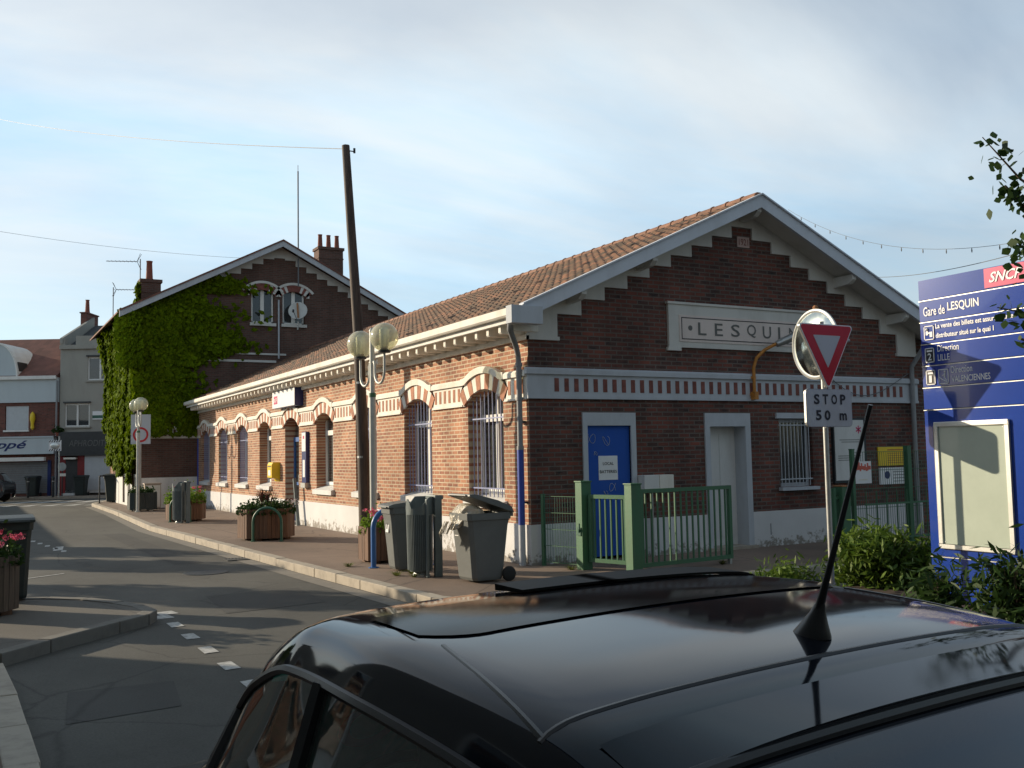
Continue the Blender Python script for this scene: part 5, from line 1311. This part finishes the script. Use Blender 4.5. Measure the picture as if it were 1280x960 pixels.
for s_, x, wch, hh in (('5', -.22, .085, .115), ('0', -.085, .09, .115), ('m', .15, .115, .082)): text('letter', s_, M['text_black'], (x, -.034, 2.025), (1, 0, 0), (0, 0, 1), wch, hh, pl_, bold=.03)
for z in (2.85, 2.65, 2.16): MB().box(-.06, .06, -.0, .08, z, z+.035).build('bracket', M['metal'], t)
t = thing('traffic_mirror', 'round convex traffic mirror with a bright rim behind the give way triangle', 'mirror', (1.29, -4.74, 2.96))
rt_ = Vector((-1, .12, -.02)).to_track_quat('Z', 'Y').to_matrix().to_4x4() @ Matrix.Diagonal((1, 1, 1, 1))
MB().lathe([(.36, .0), (.40, -.01), (.425, .015), (.425, .035), (.40, .045), (.38, .03)], 0, 0, 48).xf(rt_).build('rim', M['alu'], t, smooth=True)
mm, mt_, mb_ = newmat('mirror_face'); mb_.inputs['Base Color'].default_value = (.45, .50, .48, 1); mb_.inputs['Metallic'].default_value = 1; mb_.inputs['Roughness'].default_value = .12
mt_.links.new(ramp(mt_, noise(mt_, worldpos(mt_), 6, 5), [(.3, .08), (.7, .22)]), mb_.inputs['Roughness'])
MB().lathe([(.385*math.sin(R(a))/math.sin(R(40)), .03+.28*(math.cos(R(a))-math.cos(R(40)))) for a in range(40, -1, -4)][:-1]+[(.001, .03+.28*(1-math.cos(R(40))))], 0, 0, 48).xf(rt_).build('mirror_glass', mm, t, smooth=True)
MB().lathe([(.39, -.008), (.25, -.07), (.02, -.09)], 0, 0, 32).xf(rt_).build('shell', M['dark_metal'], t, smooth=True)
MB().tube([(.06, .0, 0), (.06, -.43, 0), (-.33, -.43, 0)], .02, 8).tube([(-.37, -.43, -.1), (-.37, -.43, .1)], .034, 8).build('arm', M['metal'], t)
MB().lathe([(.03, 0), (.035, .03), (.02, .05)], 0, 0, 10, .42).build('top_stud', M['dish_rust'], t)

TX = 1.80; TY0, TY1 = -5.80, -7.52
t = thing('station_totem', 'tall glossy blue station totem with white lettering and an empty display case', 'totem', (TX, TY0, 0))
LW = TY0-TY1
MB().box(.02, .34, -LW+.02, -.02, .0, 3.58).build('core', M['navy'], t)
rows = [(3.36, 3.585), (3.115, 3.345), (2.865, 3.10), (2.62, 2.85), (2.375, 2.605), (2.125, 2.36), (.50, 2.11), (.02, .485)]
def curved(z0, z1):   # slightly bowed sheet-metal panel
    b = MB(); n = 36
    for k in range(n):
        a, c = k/n, (k+1)/n; xa, xc = .012*(2*a-1)**2, .012*(2*c-1)**2
        b.prism([(xa, -LW*a), (xc, -LW*c), (.05, -LW*c), (.05, -LW*a)], 2, z0, z1)
    return b
for k, (z0, z1) in enumerate(rows):
    p = curved(z0, z1).build('panel', M['totem_blue'], t)
    MB().box(.0, .03, -LW, 0, z1-.001, z1+.007).build('bright_edge', M['alu'], p) if k else None
def tt(s, y, z, w, h, bold=0, mat='text_white', shear=0, x=-.003, nm='lettering'): return text(nm, s, M[mat], (x, -y, z), (0, -1, 0), (0, 0, 1), w, h, t, depth=.0, bold=bold, shear=shear)
lp_ = MB().box(-.006, .002, -1.34, -.84, 3.37, 3.578).build('logo_panel', M['magenta'], t)
tt('SNCF', .90, 3.42, .38, .11, .02, shear=.35, x=-.012, nm='logo')
def tx(y): return .036*(2*y/LW-1)**2
tt('Gare de', .06, 3.17, .28, .105, .010); tt('LESQUIN', .375, 3.18, .385, .11, .018)
tt('La vente des billets est assurée par le', .21, 3.0, .94, .072, .02, x=-.004)
tt('distributeur situé sur le quai 1', .21, 2.895, .71, .072, .02, x=-.004)
tt('Direction', .22, 2.755, .27, .075, .005, x=-.001, mat='white_sign'); tt('LILLE', .22, 2.655, .15, .07, .005, x=-.001, mat='white_sign')
tt('Direction', .38, 2.505, .26, .075, .005, x=-.001, mat='white_sign'); tt('VALENCIENNES', .38, 2.405, .47, .07, .012, x=-.001, mat='white_sign')
def frame_icon(y, z, w, h, fill):
    i_ = MB().box(.002, .014, -y-w, -y, z, z+h).build('pictogram', M[fill], t)
    b = MB()
    for (a, c, e, g) in ((0, w, 0, .01), (0, w, h-.01, h), (0, .01, 0, h), (w-.01, w, 0, h)): b.box(-.002, .002, -y-c, -y-a, z+e, z+g)
    b.build('icon_border', M['white_sign'], i_); return i_
i_ = frame_icon(.055, 2.90, .13, .16, 'totem_blue')
MB().sphere((-.002, -.095, 3.02), .018, 10, 6).box(-.004, -.001, -.11, -.08, 2.955, 3.0).box(-.004, -.001, -.165, -.13, 2.93, 2.99).box(-.004, -.001, -.13, -.11, 2.97, 2.985).build('figures', M['white_sign'], i_)
i_ = frame_icon(.055, 2.645, .12, .165, 'text_black'); text('digit', '2', M['text_white'], (-.003, -.09, 2.67), (0, -1, 0), (0, 0, 1), .05, .08, i_, depth=0, bold=.02)
MB().box(-.003, .0, -.15, -.08, 2.765, 2.785).build('bar', M['text_white'], i_)
i_ = frame_icon(.055, 2.395, .12, .165, 'text_black'); text('digit', '1', M['text_white'], (-.003, -.095, 2.42), (0, -1, 0), (0, 0, 1), .035, .08, i_, depth=0, bold=.02)
MB().box(-.003, .0, -.15, -.08, 2.515, 2.535).build('bar', M['text_white'], i_)
i_ = frame_icon(.215, 2.395, .13, .165, 'totem_blue')
MB().sphere((-.001, -0.300, 2.53), .012, 8, 6).tube([(-.002, -0.300, 2.515), (-.002, -0.295, 2.465)], .008, 5).tube([(-.002, -0.295, 2.465), (-.002, -0.320, 2.43)], .006, 5).tube([(-.002, -0.230, 2.47), (-.002, -0.275, 2.44), (-.002, -0.325, 2.415)], .005, 5).tube([(-.002, -0.300, 2.50), (-.002, -0.265, 2.485)], .005, 5).build('figures', M['white_sign'], i_)
# display case
c = MB().box(-.03, .02, -1.04, -.14, .585, .635).box(-.03, .02, -1.04, -.14, 1.925, 1.975).box(-.03, .02, -.19, -.14, .635, 1.925).box(-.03, .02, -1.04, -.99, .635, 1.925).build('display_frame', M['alu'], t, bevel=.006)
MB().box(-.012, .012, -.99, -.19, .635, 1.925).build('blank_poster', M['poster_glass'], c)
for (y, z) in ((-.21, .66), (-.97, .66), (-.21, 1.90), (-.97, 1.90)): MB().box(-.015, -.012, y-.006, y+.006, z-.006, z+.006).build('screw', M['metal'], c)

# ================================================================== SHRUBS AND TREE
def shrub(label, x, y, r, h, n, size, lm, loc=None):
    t = thing('shrub', label, 'shrub', (x, y, 0), 0, 'shrubs at the foot of the totem')
    cl = [(rnd.gauss(0, r*.42), rnd.gauss(0, r*.42), rnd.uniform(.25, .95)*h, rnd.uniform(.12, .24)) for _ in range(26)]
    def sm():
        c = rnd.choice(cl); return (c[0]+rnd.gauss(0, c[3]*.7), c[1]+rnd.gauss(0, c[3]*.7), max(.02, c[2]+rnd.gauss(0, c[3]*.6)))
    leaves(int(n*1.35), sm, size*.85, aspect=3.4).build('foliage', M[lm], t)
    b = MB()
    for c in cl: b.tube([(c[0]*.15, c[1]*.15, 0), (c[0]*.6, c[1]*.6, c[2]*.6), (c[0], c[1], c[2]+.1)], [.012, .008, .003], 5)
    for _ in range(40):
        a = rnd.uniform(0, 6.28); q = r*rnd.uniform(.2, 1.1); b.tube([(q*.5*math.cos(a), q*.5*math.sin(a), h*.5), (q*math.cos(a), q*math.sin(a), h*rnd.uniform(.8, 1.12))], [.004, .002], 4)
    b.build('stems', M['bark'], t); return t
shrub('sunlit yellow green shrub right of the sign pole behind the black car', 2.3, -4.7, .50, .56, 3800, .05, 'leaf')
shrub('low yellow green shrub left of the sign pole', .98, -4.5, .24, .20, 800, .04, 'leaf')
shrub('darker leafy shrub against the tall wire fence beside the totem', 2.75, -5.15, .26, .42, 900, .05, 'leaf')
shrub('dark bushy shrub in front of the totem base', .98, -6.5, .18, .38, 500, .05, 'leaf_dark')
shrub('taller dark shrub at the right edge in front of the totem', .80, -7.5, .22, .56, 1200, .05, 'leaf_dark')
tr = thing('small_tree', 'young tree with round leaves whose branches hang before the totem', 'tree', (.55, -8.95, 0))
def W(p): return (p[0]-.55, p[1]+8.95, p[2])
MB().tube([(0, 0, 0), (.03, 0, 1.2), (-.02, .02, 2.4), (.0, .0, 3.3), (-.05, .05, 4.2)], [.075, .065, .055, .04, .015], 12).build('trunk', M['bark'], tr, smooth=True)
lims = [[(.5, -8.95, 2.9), (.15, -8.65, 3.55), (-.2, -8.42, 3.85), (-.47, -8.29, 4.20)], [(.52, -8.95, 2.7), (.2, -8.6, 3.3), (-.12, -8.40, 3.62), (-.30, -8.35, 3.80)],
        [(.53, -8.95, 2.2), (.2, -8.6, 2.6), (-.05, -8.40, 2.75), (-.34, -8.25, 2.82)], [(.53, -8.95, 2.1), (.15, -8.55, 2.4), (-.18, -8.33, 2.56)], [(.53, -8.95, 2.5), (.2, -8.6, 3.0), (-.08, -8.4, 3.22), (-.20, -8.35, 3.36)],
        [(.5, -8.95, 3.2), (.8, -9.2, 4.0), (1.0, -9.4, 4.6)], [(.5, -8.95, 2.6), (1.0, -8.8, 3.3), (1.4, -8.7, 3.8)], [(.5, -8.95, 2.4), (.6, -9.6, 3.2), (.7, -10., 3.9)], [(.5, -8.95, 3.2), (.3, -9.2, 4.3), (.2, -9.3, 4.9)]]
for i, L in enumerate(lims):
    MB().tube([W(p) for p in L], [.03, .018, .010, .004][:len(L)], 8).build('limb', M['bark'], tr)
def tree_leaf():
    i = rnd.choice([0, 0, 1, 1, 1, 2, 2, 3, 4, 4, 5, 6, 7, 8]); L = lims[i]; s = rnd.uniform(.9, len(L)-1.001); k = int(s); a, b_ = Vector(L[k]), Vector(L[k+1])
    p = a.lerp(b_, s-k); sp = (.05 if s > len(L)-1.6 else .10) * (2.2 if i > 4 else 1)
    return (W(p+Vector((rnd.gauss(0, sp), rnd.gauss(0, sp), rnd.gauss(-.02, sp)))), (rnd.gauss(0, 1), rnd.gauss(0, 1), rnd.gauss(0, 1)))
leaves(560, tree_leaf, .078, aspect=1.05).build('crown', M['leaf_dark'], tr)

# ================================================================== INVENTED CASTERS OUT OF FRAME (houses, trees, wall added for evening shadows)
def block(label, x0, x1, y0, y1, h, ridge):  # unseen houses added to block sun and sky from the road
    t = thing('shadow_house', label, 'house', (x0, y0, 0)); X_, Y_ = x1-x0, y1-y0
    MB().box(0, X_, 0, Y_, -.12, h).build('wall', M['render_grey'], t)
    MB().prism([(-.3, h), (X_/2, h+ridge), (X_+.3, h)], 1, -.2, Y_+.2).build('roof', M['slate'], t)
    for k in range(int(Y_/2.6)):
        y = 1.0+2.6*k; f = MB().box(X_, X_+.06, y, y+1.1, .9, 2.2).build('window', M['white_paint'], t); MB().box(X_+.06, X_+.07, y+.08, y+1.02, .98, 2.12).build('pane', M['glass_dark'], f)
    return t
block('unseen long low house added to shade the far road', -22, -13.2, 19.5, 44, 3.2, 1.6)
block('unseen rendered house added left of the island to cast shade', -24, -13.5, -16, 5.2, 5.0, 2.4)
block('unseen tall house added left of the camera to shade the foreground', -19, -9.0, -30, -6.3, 9.0, 3.0)
block('unseen tall house added behind the camera to block sky light', -8.2, 6, -44, -30.5, 10.0, 3.0)
def shadow_tree(x, y, h, r, z0, n):  # unseen tree added for its shadow across the road
    t = thing('shadow_tree', 'unseen round headed tree added to cast shade on the road', 'tree', (x, y, 0), 0, 'unseen trees added for road shadows')
    MB().tube([(0, 0, -.12), (.05, 0, h*.4), (0, .05, h*.8)], [.14, .11, .05], 10).build('trunk', M['bark'], t, smooth=True)
    def sm():
        a = Vector((rnd.gauss(0, 1), rnd.gauss(0, 1), rnd.gauss(0, 1))).normalized()*(rnd.random()**.4); return (a.x*r, a.y*r, z0+(a.z+1)*.5*(h-z0))
    leaves(n, sm, .22).build('crown', M['leaf'], t)
shadow_tree(-12.4, 9.6, 4.4, .9, 2.2, 600); shadow_tree(-12.6, 14.3, 4.2, .9, 2.2, 600); shadow_tree(-12.5, 17.2, 4.0, 1.0, 1.8, 700)
t = thing('shadow_wall', 'unseen low wall added on the left to cast shade', 'wall', (-11.8, 5.2, 0))  # unseen wall added as one more shadow caster
MB().box(-.12, .12, 0, 2.2, -.12, .95).box(-.12, .12, 3.2, 5.6, -.12, .95).box(-.12, .12, 6.4, 8.8, -.12, 1.0).build('masonry', M['brick_warm'], t)
MB().box(-.16, .16, -.02, 2.22, .95, 1.0).box(-.16, .16, 3.18, 5.62, .95, 1.0).build('coping', M['white_stone'], t)

# ================================================================== CARS
def hat(knots, xs):
    """monotone smooth interpolation of (x, value) knots"""
    kx = np.array([k[0] for k in knots], float); ky = np.array([k[1] for k in knots], float)
    h = np.diff(kx); d = np.diff(ky)/h; m = np.zeros(len(kx)); m[0] = d[0]; m[-1] = d[-1]
    for i in range(1, len(kx)-1):
        m[i] = 0 if d[i-1]*d[i] <= 0 else 3*(h[i-1]+h[i])/((2*h[i]+h[i-1])/d[i-1]+(h[i]+2*h[i-1])/d[i])
    xs = np.clip(xs, kx[0], kx[-1]); i = np.clip(np.searchsorted(kx, xs)-1, 0, len(h)-1); t = (xs-kx[i])/h[i]
    return (1+2*t)*(1-t)**2*ky[i]+t*(1-t)**2*h[i]*m[i]+t*t*(3-2*t)*ky[i+1]+t*t*(t-1)*h[i]*m[i+1]
TOPK = [(0, .62), (.04, .86), (.12, .98), (.30, 1.17), (.58, 1.405), (.72, 1.452), (1.0, 1.482), (1.3, 1.495), (1.62, 1.487), (1.82, 1.42), (2.02, 1.25), (2.28, 1.0), (2.40, .91), (2.9, .82), (3.3, .72), (3.5, .66), (3.58, .50)]
WIDK = [(0, .56), (.05, .70), (.2, .79), (.6, .84), (1.8, .86), (2.8, .83), (3.2, .77), (3.45, .66), (3.58, .50)]
WRK = [(0, .52), (.12, .60), (.40, .65), (.75, .68), (1.2, .68), (1.6, .655), (2.0, .66), (2.3, .68), (3.0, .66), (3.4, .55), (3.58, .40)]
BOTK = [(0, .42), (.08, .24), (.3, .20), (3.2, .20), (3.45, .22), (3.58, .34)]
def section(s):
    zt = float(hat(TOPK, np.array([s]))[0]); wb = float(hat(WIDK, np.array([s]))[0]); wr = float(hat(WRK, np.array([s]))[0]); zb_ = float(hat(BOTK, np.array([s]))[0])
    belt = min(.96, zt-.05); wr = min(wr, wb-.02); edge = zt-.048 if zt > 1.05 else zt-.035
    belt = min(belt, edge-.02)
    mid = zb_+(belt-zb_)*.45
    # half section: crown, roof edge (rounded), belt, flank, sill
    P_ = [(0, zt), (wr*.45, zt-.0035), (wr*.80, zt-.014), (wr*.955, edge+.016), (wr+.012, edge-.030), (wr+(wb-wr)*.38, edge-(edge-belt)*.42), (wb-.035, belt+.02), (wb-.005, belt-.05), (wb+.01, mid), (wb-.01, zb_+.10), (wb-.06, zb_)]
    P_ = [(a, max(zb_, b)) for a, b in P_]; return P_
TS = [0, .22, .40, .50, .56, .70, .80, .84, .91, .97, 1.0]
SS = sorted(set([round(v, 4) for v in list(np.linspace(0, .14, 10))+list(np.linspace(.14, 2.7, 116))+list(np.linspace(2.7, 3.58, 34))]))
TT = sorted(set(list(np.linspace(0, .5, 16))+list(np.linspace(.5, .58, 8))+list(np.linspace(.58, .84, 26))+list(np.linspace(.84, 1, 10))))
def catmull(P_, t):
    i = min(len(TS)-2, max(0, int(np.searchsorted(TS, t, side='right'))-1)); u = (t-TS[i])/(TS[i+1]-TS[i])
    g = lambda k: np.array(P_[min(len(P_)-1, max(0, k))]) if k >= 0 else np.array((-P_[1][0], P_[1][1]))
    p0, p1, p2, p3 = g(i-1), g(i), g(i+1), g(i+2)
    dt = TS[i+1]-TS[i]; ta = TS[i-1] if i > 0 else -TS[1]; tb = TS[i+2] if i+2 < len(TS) else 2*TS[-1]-TS[-2]
    m1 = (p2-p0)/(TS[i+1]-ta)*dt; m2 = (p3-p1)/(tb-TS[i])*dt
    return (1+2*u)*(1-u)**2*p1+u*(1-u)**2*m1+u*u*(3-2*u)*p2+u*u*(u-1)*m2
_cache = {}
def SP(s, t, off=0):
    key = round(s, 4)
    if key not in _cache: _cache[key] = section(s)
    sg = 1 if t >= 0 else -1; y, z = catmull(_cache[key], abs(t)); return Vector((s, sg*y, z))
def SPn(s, t, off):
    e = .004; p = SP(s, t); a = SP(min(3.57, s+e), t)-SP(max(.01, s-e), t); b = SP(s, min(.999, t+e))-SP(s, max(-.999, t-e)); n = b.cross(a).normalized()
    c = Vector((s, 0, .7)); n = n if n.dot(p-c) > 0 else -n; return p+n*off
def make_car(label, loc, rz, paint, group=None, near=True):
    t = thing('parked_car', label, 'car', loc, rz, group)
    T = [-v for v in TT[::-1] if v > 0]+TT; nt_ = len(T); vs = []; grid = {}
    for i, s in enumerate(SS):
        for j, tv in enumerate(T): grid[i, j] = len(vs); vs.append(tuple(SP(s, tv)))
    def region(s, tv):
        a = abs(tv)
        if .60 < a < .795 and .80 < s < 2.14 and not (1.40 < s < 1.46) and SP(s, .60).z-SP(s, .80).z > .10:
            return 'side_glass_l' if tv > 0 else 'side_glass_r'
        if a < .46 and 1.80 < s < 2.25: return 'windscreen'
        if a < .44 and .15 < s < .545: return 'rear_window'
        return 'body'
    fs = {}
    for i in range(len(SS)-1):
        for j in range(nt_-1):
            sc_, tc_ = (SS[i]+SS[i+1])/2, (T[j]+T[j+1])/2; r_ = region(sc_, tc_)
            # wheel arches
            p = SP(sc_, tc_)
            if abs(tc_) > .86 and any((sc_-wx)**2+(p.z-.28)**2 < .33**2 for wx in (.62, 2.92)): continue
            fs.setdefault(r_, []).append((grid[i, j], grid[i+1, j], grid[i+1, j+1], grid[i, j+1]))
    def sub(name, faces, mat, parent, off=0):
        used = sorted({v for f in faces for v in f}); mp_ = {v: k for k, v in enumerate(used)}; b = MB()
        b.v = [vs[v] for v in used]; b.f = [tuple(mp_[v] for v in f) for f in faces]
        o_ = b.build(name, mat, parent, smooth=True)
        return o_
    body = sub('body', fs['body'], paint, t)
    # close the two ends
    e = MB()
    for i_ in (0, len(SS)-1): e.poly([vs[grid[i_, j]] for j in range(nt_)])
    e.poly([vs[grid[0, 0]], vs[grid[len(SS)-1, 0]], vs[grid[len(SS)-1, nt_-1]], vs[grid[0, nt_-1]]])
    e.build('underbody', M['trim'], t)
    for nm, reg in (('side_window', 'side_glass_l'), ('side_window', 'side_glass_r'), ('windscreen', 'windscreen'), ('rear_window', 'rear_window')):
        if reg in fs: sub(nm, fs[reg], M['car_glass'] if 'side' in nm or nm == 'windscreen' else M['glass_dark'], t)
    # rubber frames round the side windows, roof seams, tailgate seam
    for sg in (-1, 1):
        b = MB(); up = [SPn(s, sg*.600, .004) for s in np.linspace(.80, 2.13, 60)]; dn = [SPn(s, sg*.797, .004) for s in np.linspace(.80, 2.13, 60)]
        b.tube(up, .011, 6).tube(dn, .011, 6).tube([SPn(.80, sg*v, .004) for v in np.linspace(.60, .797, 12)], .012, 6).tube([SPn(1.43, sg*v, .004) for v in np.linspace(.60, .797, 12)], .020, 6).tube([SPn(1.93, sg*v, .002) for v in np.linspace(.61, .797, 12)], .013, 6)
        b.build('window_frame', M['trim'], t, smooth=True)
        b = MB(); b.tube([SPn(s, sg*(.52-.10*min(1, (s-.7)/.5)), -.0035) for s in np.linspace(.735, 1.16, 50)], .0065, 6); b.build('roof_seam', M['trim'], t, smooth=True)
    b = MB(); b.tube([SPn(.735-.0*abs(v), v, -.002) for v in np.linspace(-.52, .52, 60)], .0060, 6); b.build('tailgate_seam', M['trim'], t, smooth=True)
    b = MB().tube([SPn(.56, v, .006) for v in np.linspace(-.46, .46, 50)], .012, 8); b.build('glass_seal', M['trim'], t, smooth=True); b = MB().tube([SPn(1.79, v, .002) for v in np.linspace(-.46, .46, 50)], .007, 6); b.build('glass_seal', M['trim'], t, smooth=True)
    # spoiler lip over the rear window
    b = MB(); L = np.linspace(-.47, .47, 40)
    for a, c in zip(L, L[1:]):
        p0, p1 = SPn(.66, a, .003), SPn(.66, c, .003); hh_ = lambda v: .003+.025*max(0, 1-abs(v/.47)**3); q0, q1 = SPn(.56, a, hh_(a)), SPn(.56, c, hh_(c)); r0, r1 = SPn(.56, a, .0), SPn(.56, c, .0)
        b.quad(p0, p1, q1, q0).quad(q0, q1, r1, r0)
    b.build('rear_spoiler', paint, t, smooth=True, merge=True)
    # wheels
    for wx in (.62, 2.92):
        for sg in (-1, 1):
            w_ = MB().lathe([(.18, -.085), (.25, -.09), (.285, -.07), (.295, -.02), (.295, .02), (.285, .07), (.25, .09), (.18, .085)], 0, 0, 32)
            m4 = Matrix.Translation((wx, sg*.70, .295)) @ Matrix.Rotation(R(90)*sg, 4, 'X')
            w_.xf(m4); w_ = w_.build('wheel', M['rubber'], t, smooth=True)
            r_ = MB().lathe([(.02, -.08), (.17, -.075), (.19, -.085), (.19, -.05)], 0, 0, 24)
            for k in range(5): r_.add(MB().box(-.022, .022, .03, .175, -.092, -.07).xf(Matrix.Rotation(R(72*k), 4, 'Z')))
            r_.xf(m4).build('rim', M['alu'], w_)
    for sg in (-1, 1):
        b = MB(); pts = [SPn(s, sg*v, .008) for s, v in ((.05, .80), (.30, .80), (.20, .90), (.04, .90))]; 
        b.quad(*pts).build('tail_lamp', M['red_metal'], t)
        pts = [SPn(s, sg*v, .008) for s, v in ((3.18, .70), (3.45, .70), (3.47, .84), (3.20, .84))]; MB().quad(*pts).build('headlight', M['alu'], t)
        b = MB().sphere((0, 0, 0), .085, 16, 10); b.v = [(2.16+v[0]*.6, sg*.94+v[1]*1.15, .84+v[2]*.75) for v in b.v]; b.tube([(2.14, sg*.80, .84), (2.14, sg*.90, .84)], .025, 8); b.build('door_mirror', paint, t, smooth=True)
        MB().tube([SPn(1.70, sg*.85, .02), SPn(1.50, sg*.85, .025)], .013, 6).build('door_handle', paint, t)
        b = MB(); b.tube([SPn(1.43, sg*v, .000) for v in np.linspace(.80, .98, 14)], .004, 5).tube([SPn(2.30, sg*v, .000) for v in np.linspace(.80, .98, 14)], .004, 5); b.build('door_seam', M['trim'], t)
    # interior: seats, dash, steering wheel
    MB().box(.45, 2.4, -.66, .66, .34, .40).box(2.0, 2.3, -.62, .62, .40, .90).build('dashboard_and_floor', M['interior'], t, bevel=.01)
    for sg in (-1, 1):
        MB().box(1.45, 1.90, sg*.38-.22, sg*.36+.22, .40, .60).prism([(1.50, .58), (1.62, .58), (1.45, 1.12), (1.34, 1.12)], 1, sg*.36-.21, sg*.36+.21).box(1.36, 1.46, sg*.36-.12, sg*.36+.12, 1.14, 1.28).build('front_seat', M['interior'], t, bevel=.03)
    MB().box(.75, 1.15, -.55, .55, .40, .60).prism([(.72, .58), (.84, .58), (.76, 1.08), (.66, 1.08)], 1, -.55, .55).build('rear_seat', M['interior'], t, bevel=.03)
    return t
HDG = R(95.3)
car = make_car('black hatchback with a whip antenna in the foreground, cut off by the lower edge', (-6.18, -12.71, -.12), HDG, M['car_black'], None)
# steering wheel, windscreen sunshade, antenna, wind deflector and added dark roof reflection of the near car
m4 = Matrix.Translation((1.80, .38, .95)) @ Matrix.Rotation(R(62), 4, 'Y')
b = MB().tube([(.18*math.cos(R(a)), .18*math.sin(R(a)), 0) for a in range(0, 361, 12)], .014, 8)
for a in (0, 120, 240): b.tube([(0, 0, -.01), (.18*math.cos(R(a)), .18*math.sin(R(a)), 0)], .014, 6)
b.xf(m4).build('steering_wheel', M['trim'], car, smooth=True)
b = MB(); pts = [[Vector((1.74+.38*u, -.62+1.24*v, 1.40-.52*u+.010*math.sin(v*26))) for v in np.linspace(0, 1, 60)] for u in (0, .25, .5, .75, 1)]
for r0, r1 in zip(pts, pts[1:]):
    for a in range(len(r0)-1): b.quad(r0[a], r0[a+1], r1[a+1], r1[a])
ssh = b.build('sunshade', M['shade'], car)
b = MB()
for (u, v, r_) in ((.45, .80, .085), (.5, .42, .08)):
    c = Vector((1.74+.38*u-.022, -.62+1.24*v, 1.40-.52*u-.018)); du = Vector((.38, 0, -.52)).normalized(); dv = Vector((0, 1, 0))
    for k in range(20):
        a, a2 = 2*math.pi*k/20, 2*math.pi*(k+1)/20
        b.quad(c+(du*math.cos(a)+dv*math.sin(a))*r_, c+(du*math.cos(a2)+dv*math.sin(a2))*r_, c+(du*math.cos(a2)+dv*math.sin(a2))*r_*.65, c+(du*math.cos(a)+dv*math.sin(a))*r_*.65)
b.build('printed_ring', M['red'], ssh)
pa = SPn(.83, -.03, -.004)
an = MB().lathe([(.046, 0), (.044, .006), (.030, .03), (.017, .055), (.012, .07)], 0, 0, 20); an.v = [(v[0]*.95-.35*v[2], v[1]*.58, v[2]*.92) for v in an.v]
an.v = [(v[0]+pa.x, v[1]+pa.y, v[2]+pa.z) for v in an.v]; an = an.build('antenna', M['trim'], car, smooth=True)
MB().tube([(pa.x-.02, pa.y, pa.z+.05), (pa.x-.045, pa.y, pa.z+.12), (pa.x-.150, pa.y, pa.z+.42)], [.0095, .0065, .0035], 10).tube([(pa.x-.146, pa.y, pa.z+.41), (pa.x-.155, pa.y, pa.z+.435)], .0046, 8).build('whip', M['trim'], an, smooth=True)
b = MB()
mg, tg_, bg_ = newmat('gable_reflection_black'); bg_.inputs['Base Color'].default_value = (.004, .004, .005, 1); bg_.inputs['Specular IOR Level'].default_value = .03  # near-black sheet on the roof stands in for the dark gable's reflection
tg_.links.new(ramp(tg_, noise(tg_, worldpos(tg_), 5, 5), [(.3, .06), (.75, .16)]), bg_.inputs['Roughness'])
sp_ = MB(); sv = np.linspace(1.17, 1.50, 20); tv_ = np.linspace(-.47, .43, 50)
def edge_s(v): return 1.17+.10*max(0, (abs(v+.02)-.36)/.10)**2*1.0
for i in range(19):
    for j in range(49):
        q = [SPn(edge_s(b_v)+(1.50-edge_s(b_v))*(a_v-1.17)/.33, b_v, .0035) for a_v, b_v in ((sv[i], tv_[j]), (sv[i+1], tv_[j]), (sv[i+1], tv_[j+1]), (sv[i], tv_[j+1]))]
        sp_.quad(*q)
sp_ = sp_.build('gable_reflection', mg, car)
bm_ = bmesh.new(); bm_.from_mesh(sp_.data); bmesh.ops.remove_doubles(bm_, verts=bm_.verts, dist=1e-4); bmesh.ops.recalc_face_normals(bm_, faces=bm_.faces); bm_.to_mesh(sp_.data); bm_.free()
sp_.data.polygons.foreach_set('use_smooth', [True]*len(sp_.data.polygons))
for a, c in zip(np.linspace(-.52, .12, 24), np.linspace(-.52, .12, 24)[1:]):
    p = [SPn(1.50, a, .006), SPn(1.50, c, .006), SPn(1.62, c, .004), SPn(1.62, a, .004), SPn(1.50, a, .012), SPn(1.50, c, .012), SPn(1.62, c, .020), SPn(1.62, a, .020)]
    i = len(b.v); b.v += [tuple(q) for q in p]; b.f += [(i, i+1, i+2, i+3), (i+4, i+7, i+6, i+5), (i, i+4, i+5, i+1), (i+2, i+6, i+7, i+3), (i, i+3, i+7, i+4), (i+1, i+5, i+6, i+2)]
M['deflector'] = plain('deflector_black', (.004, .004, .004), .5, var=.1, spec=.08, bmp=0)
b.build('wind_deflector', M['deflector'], car, smooth=True, merge=True)
c2 = make_car('small dark grey hatchback at the far left, tail towards the shutter', far(12, 4.6, -.12), UA+math.pi, M['car_grey'])
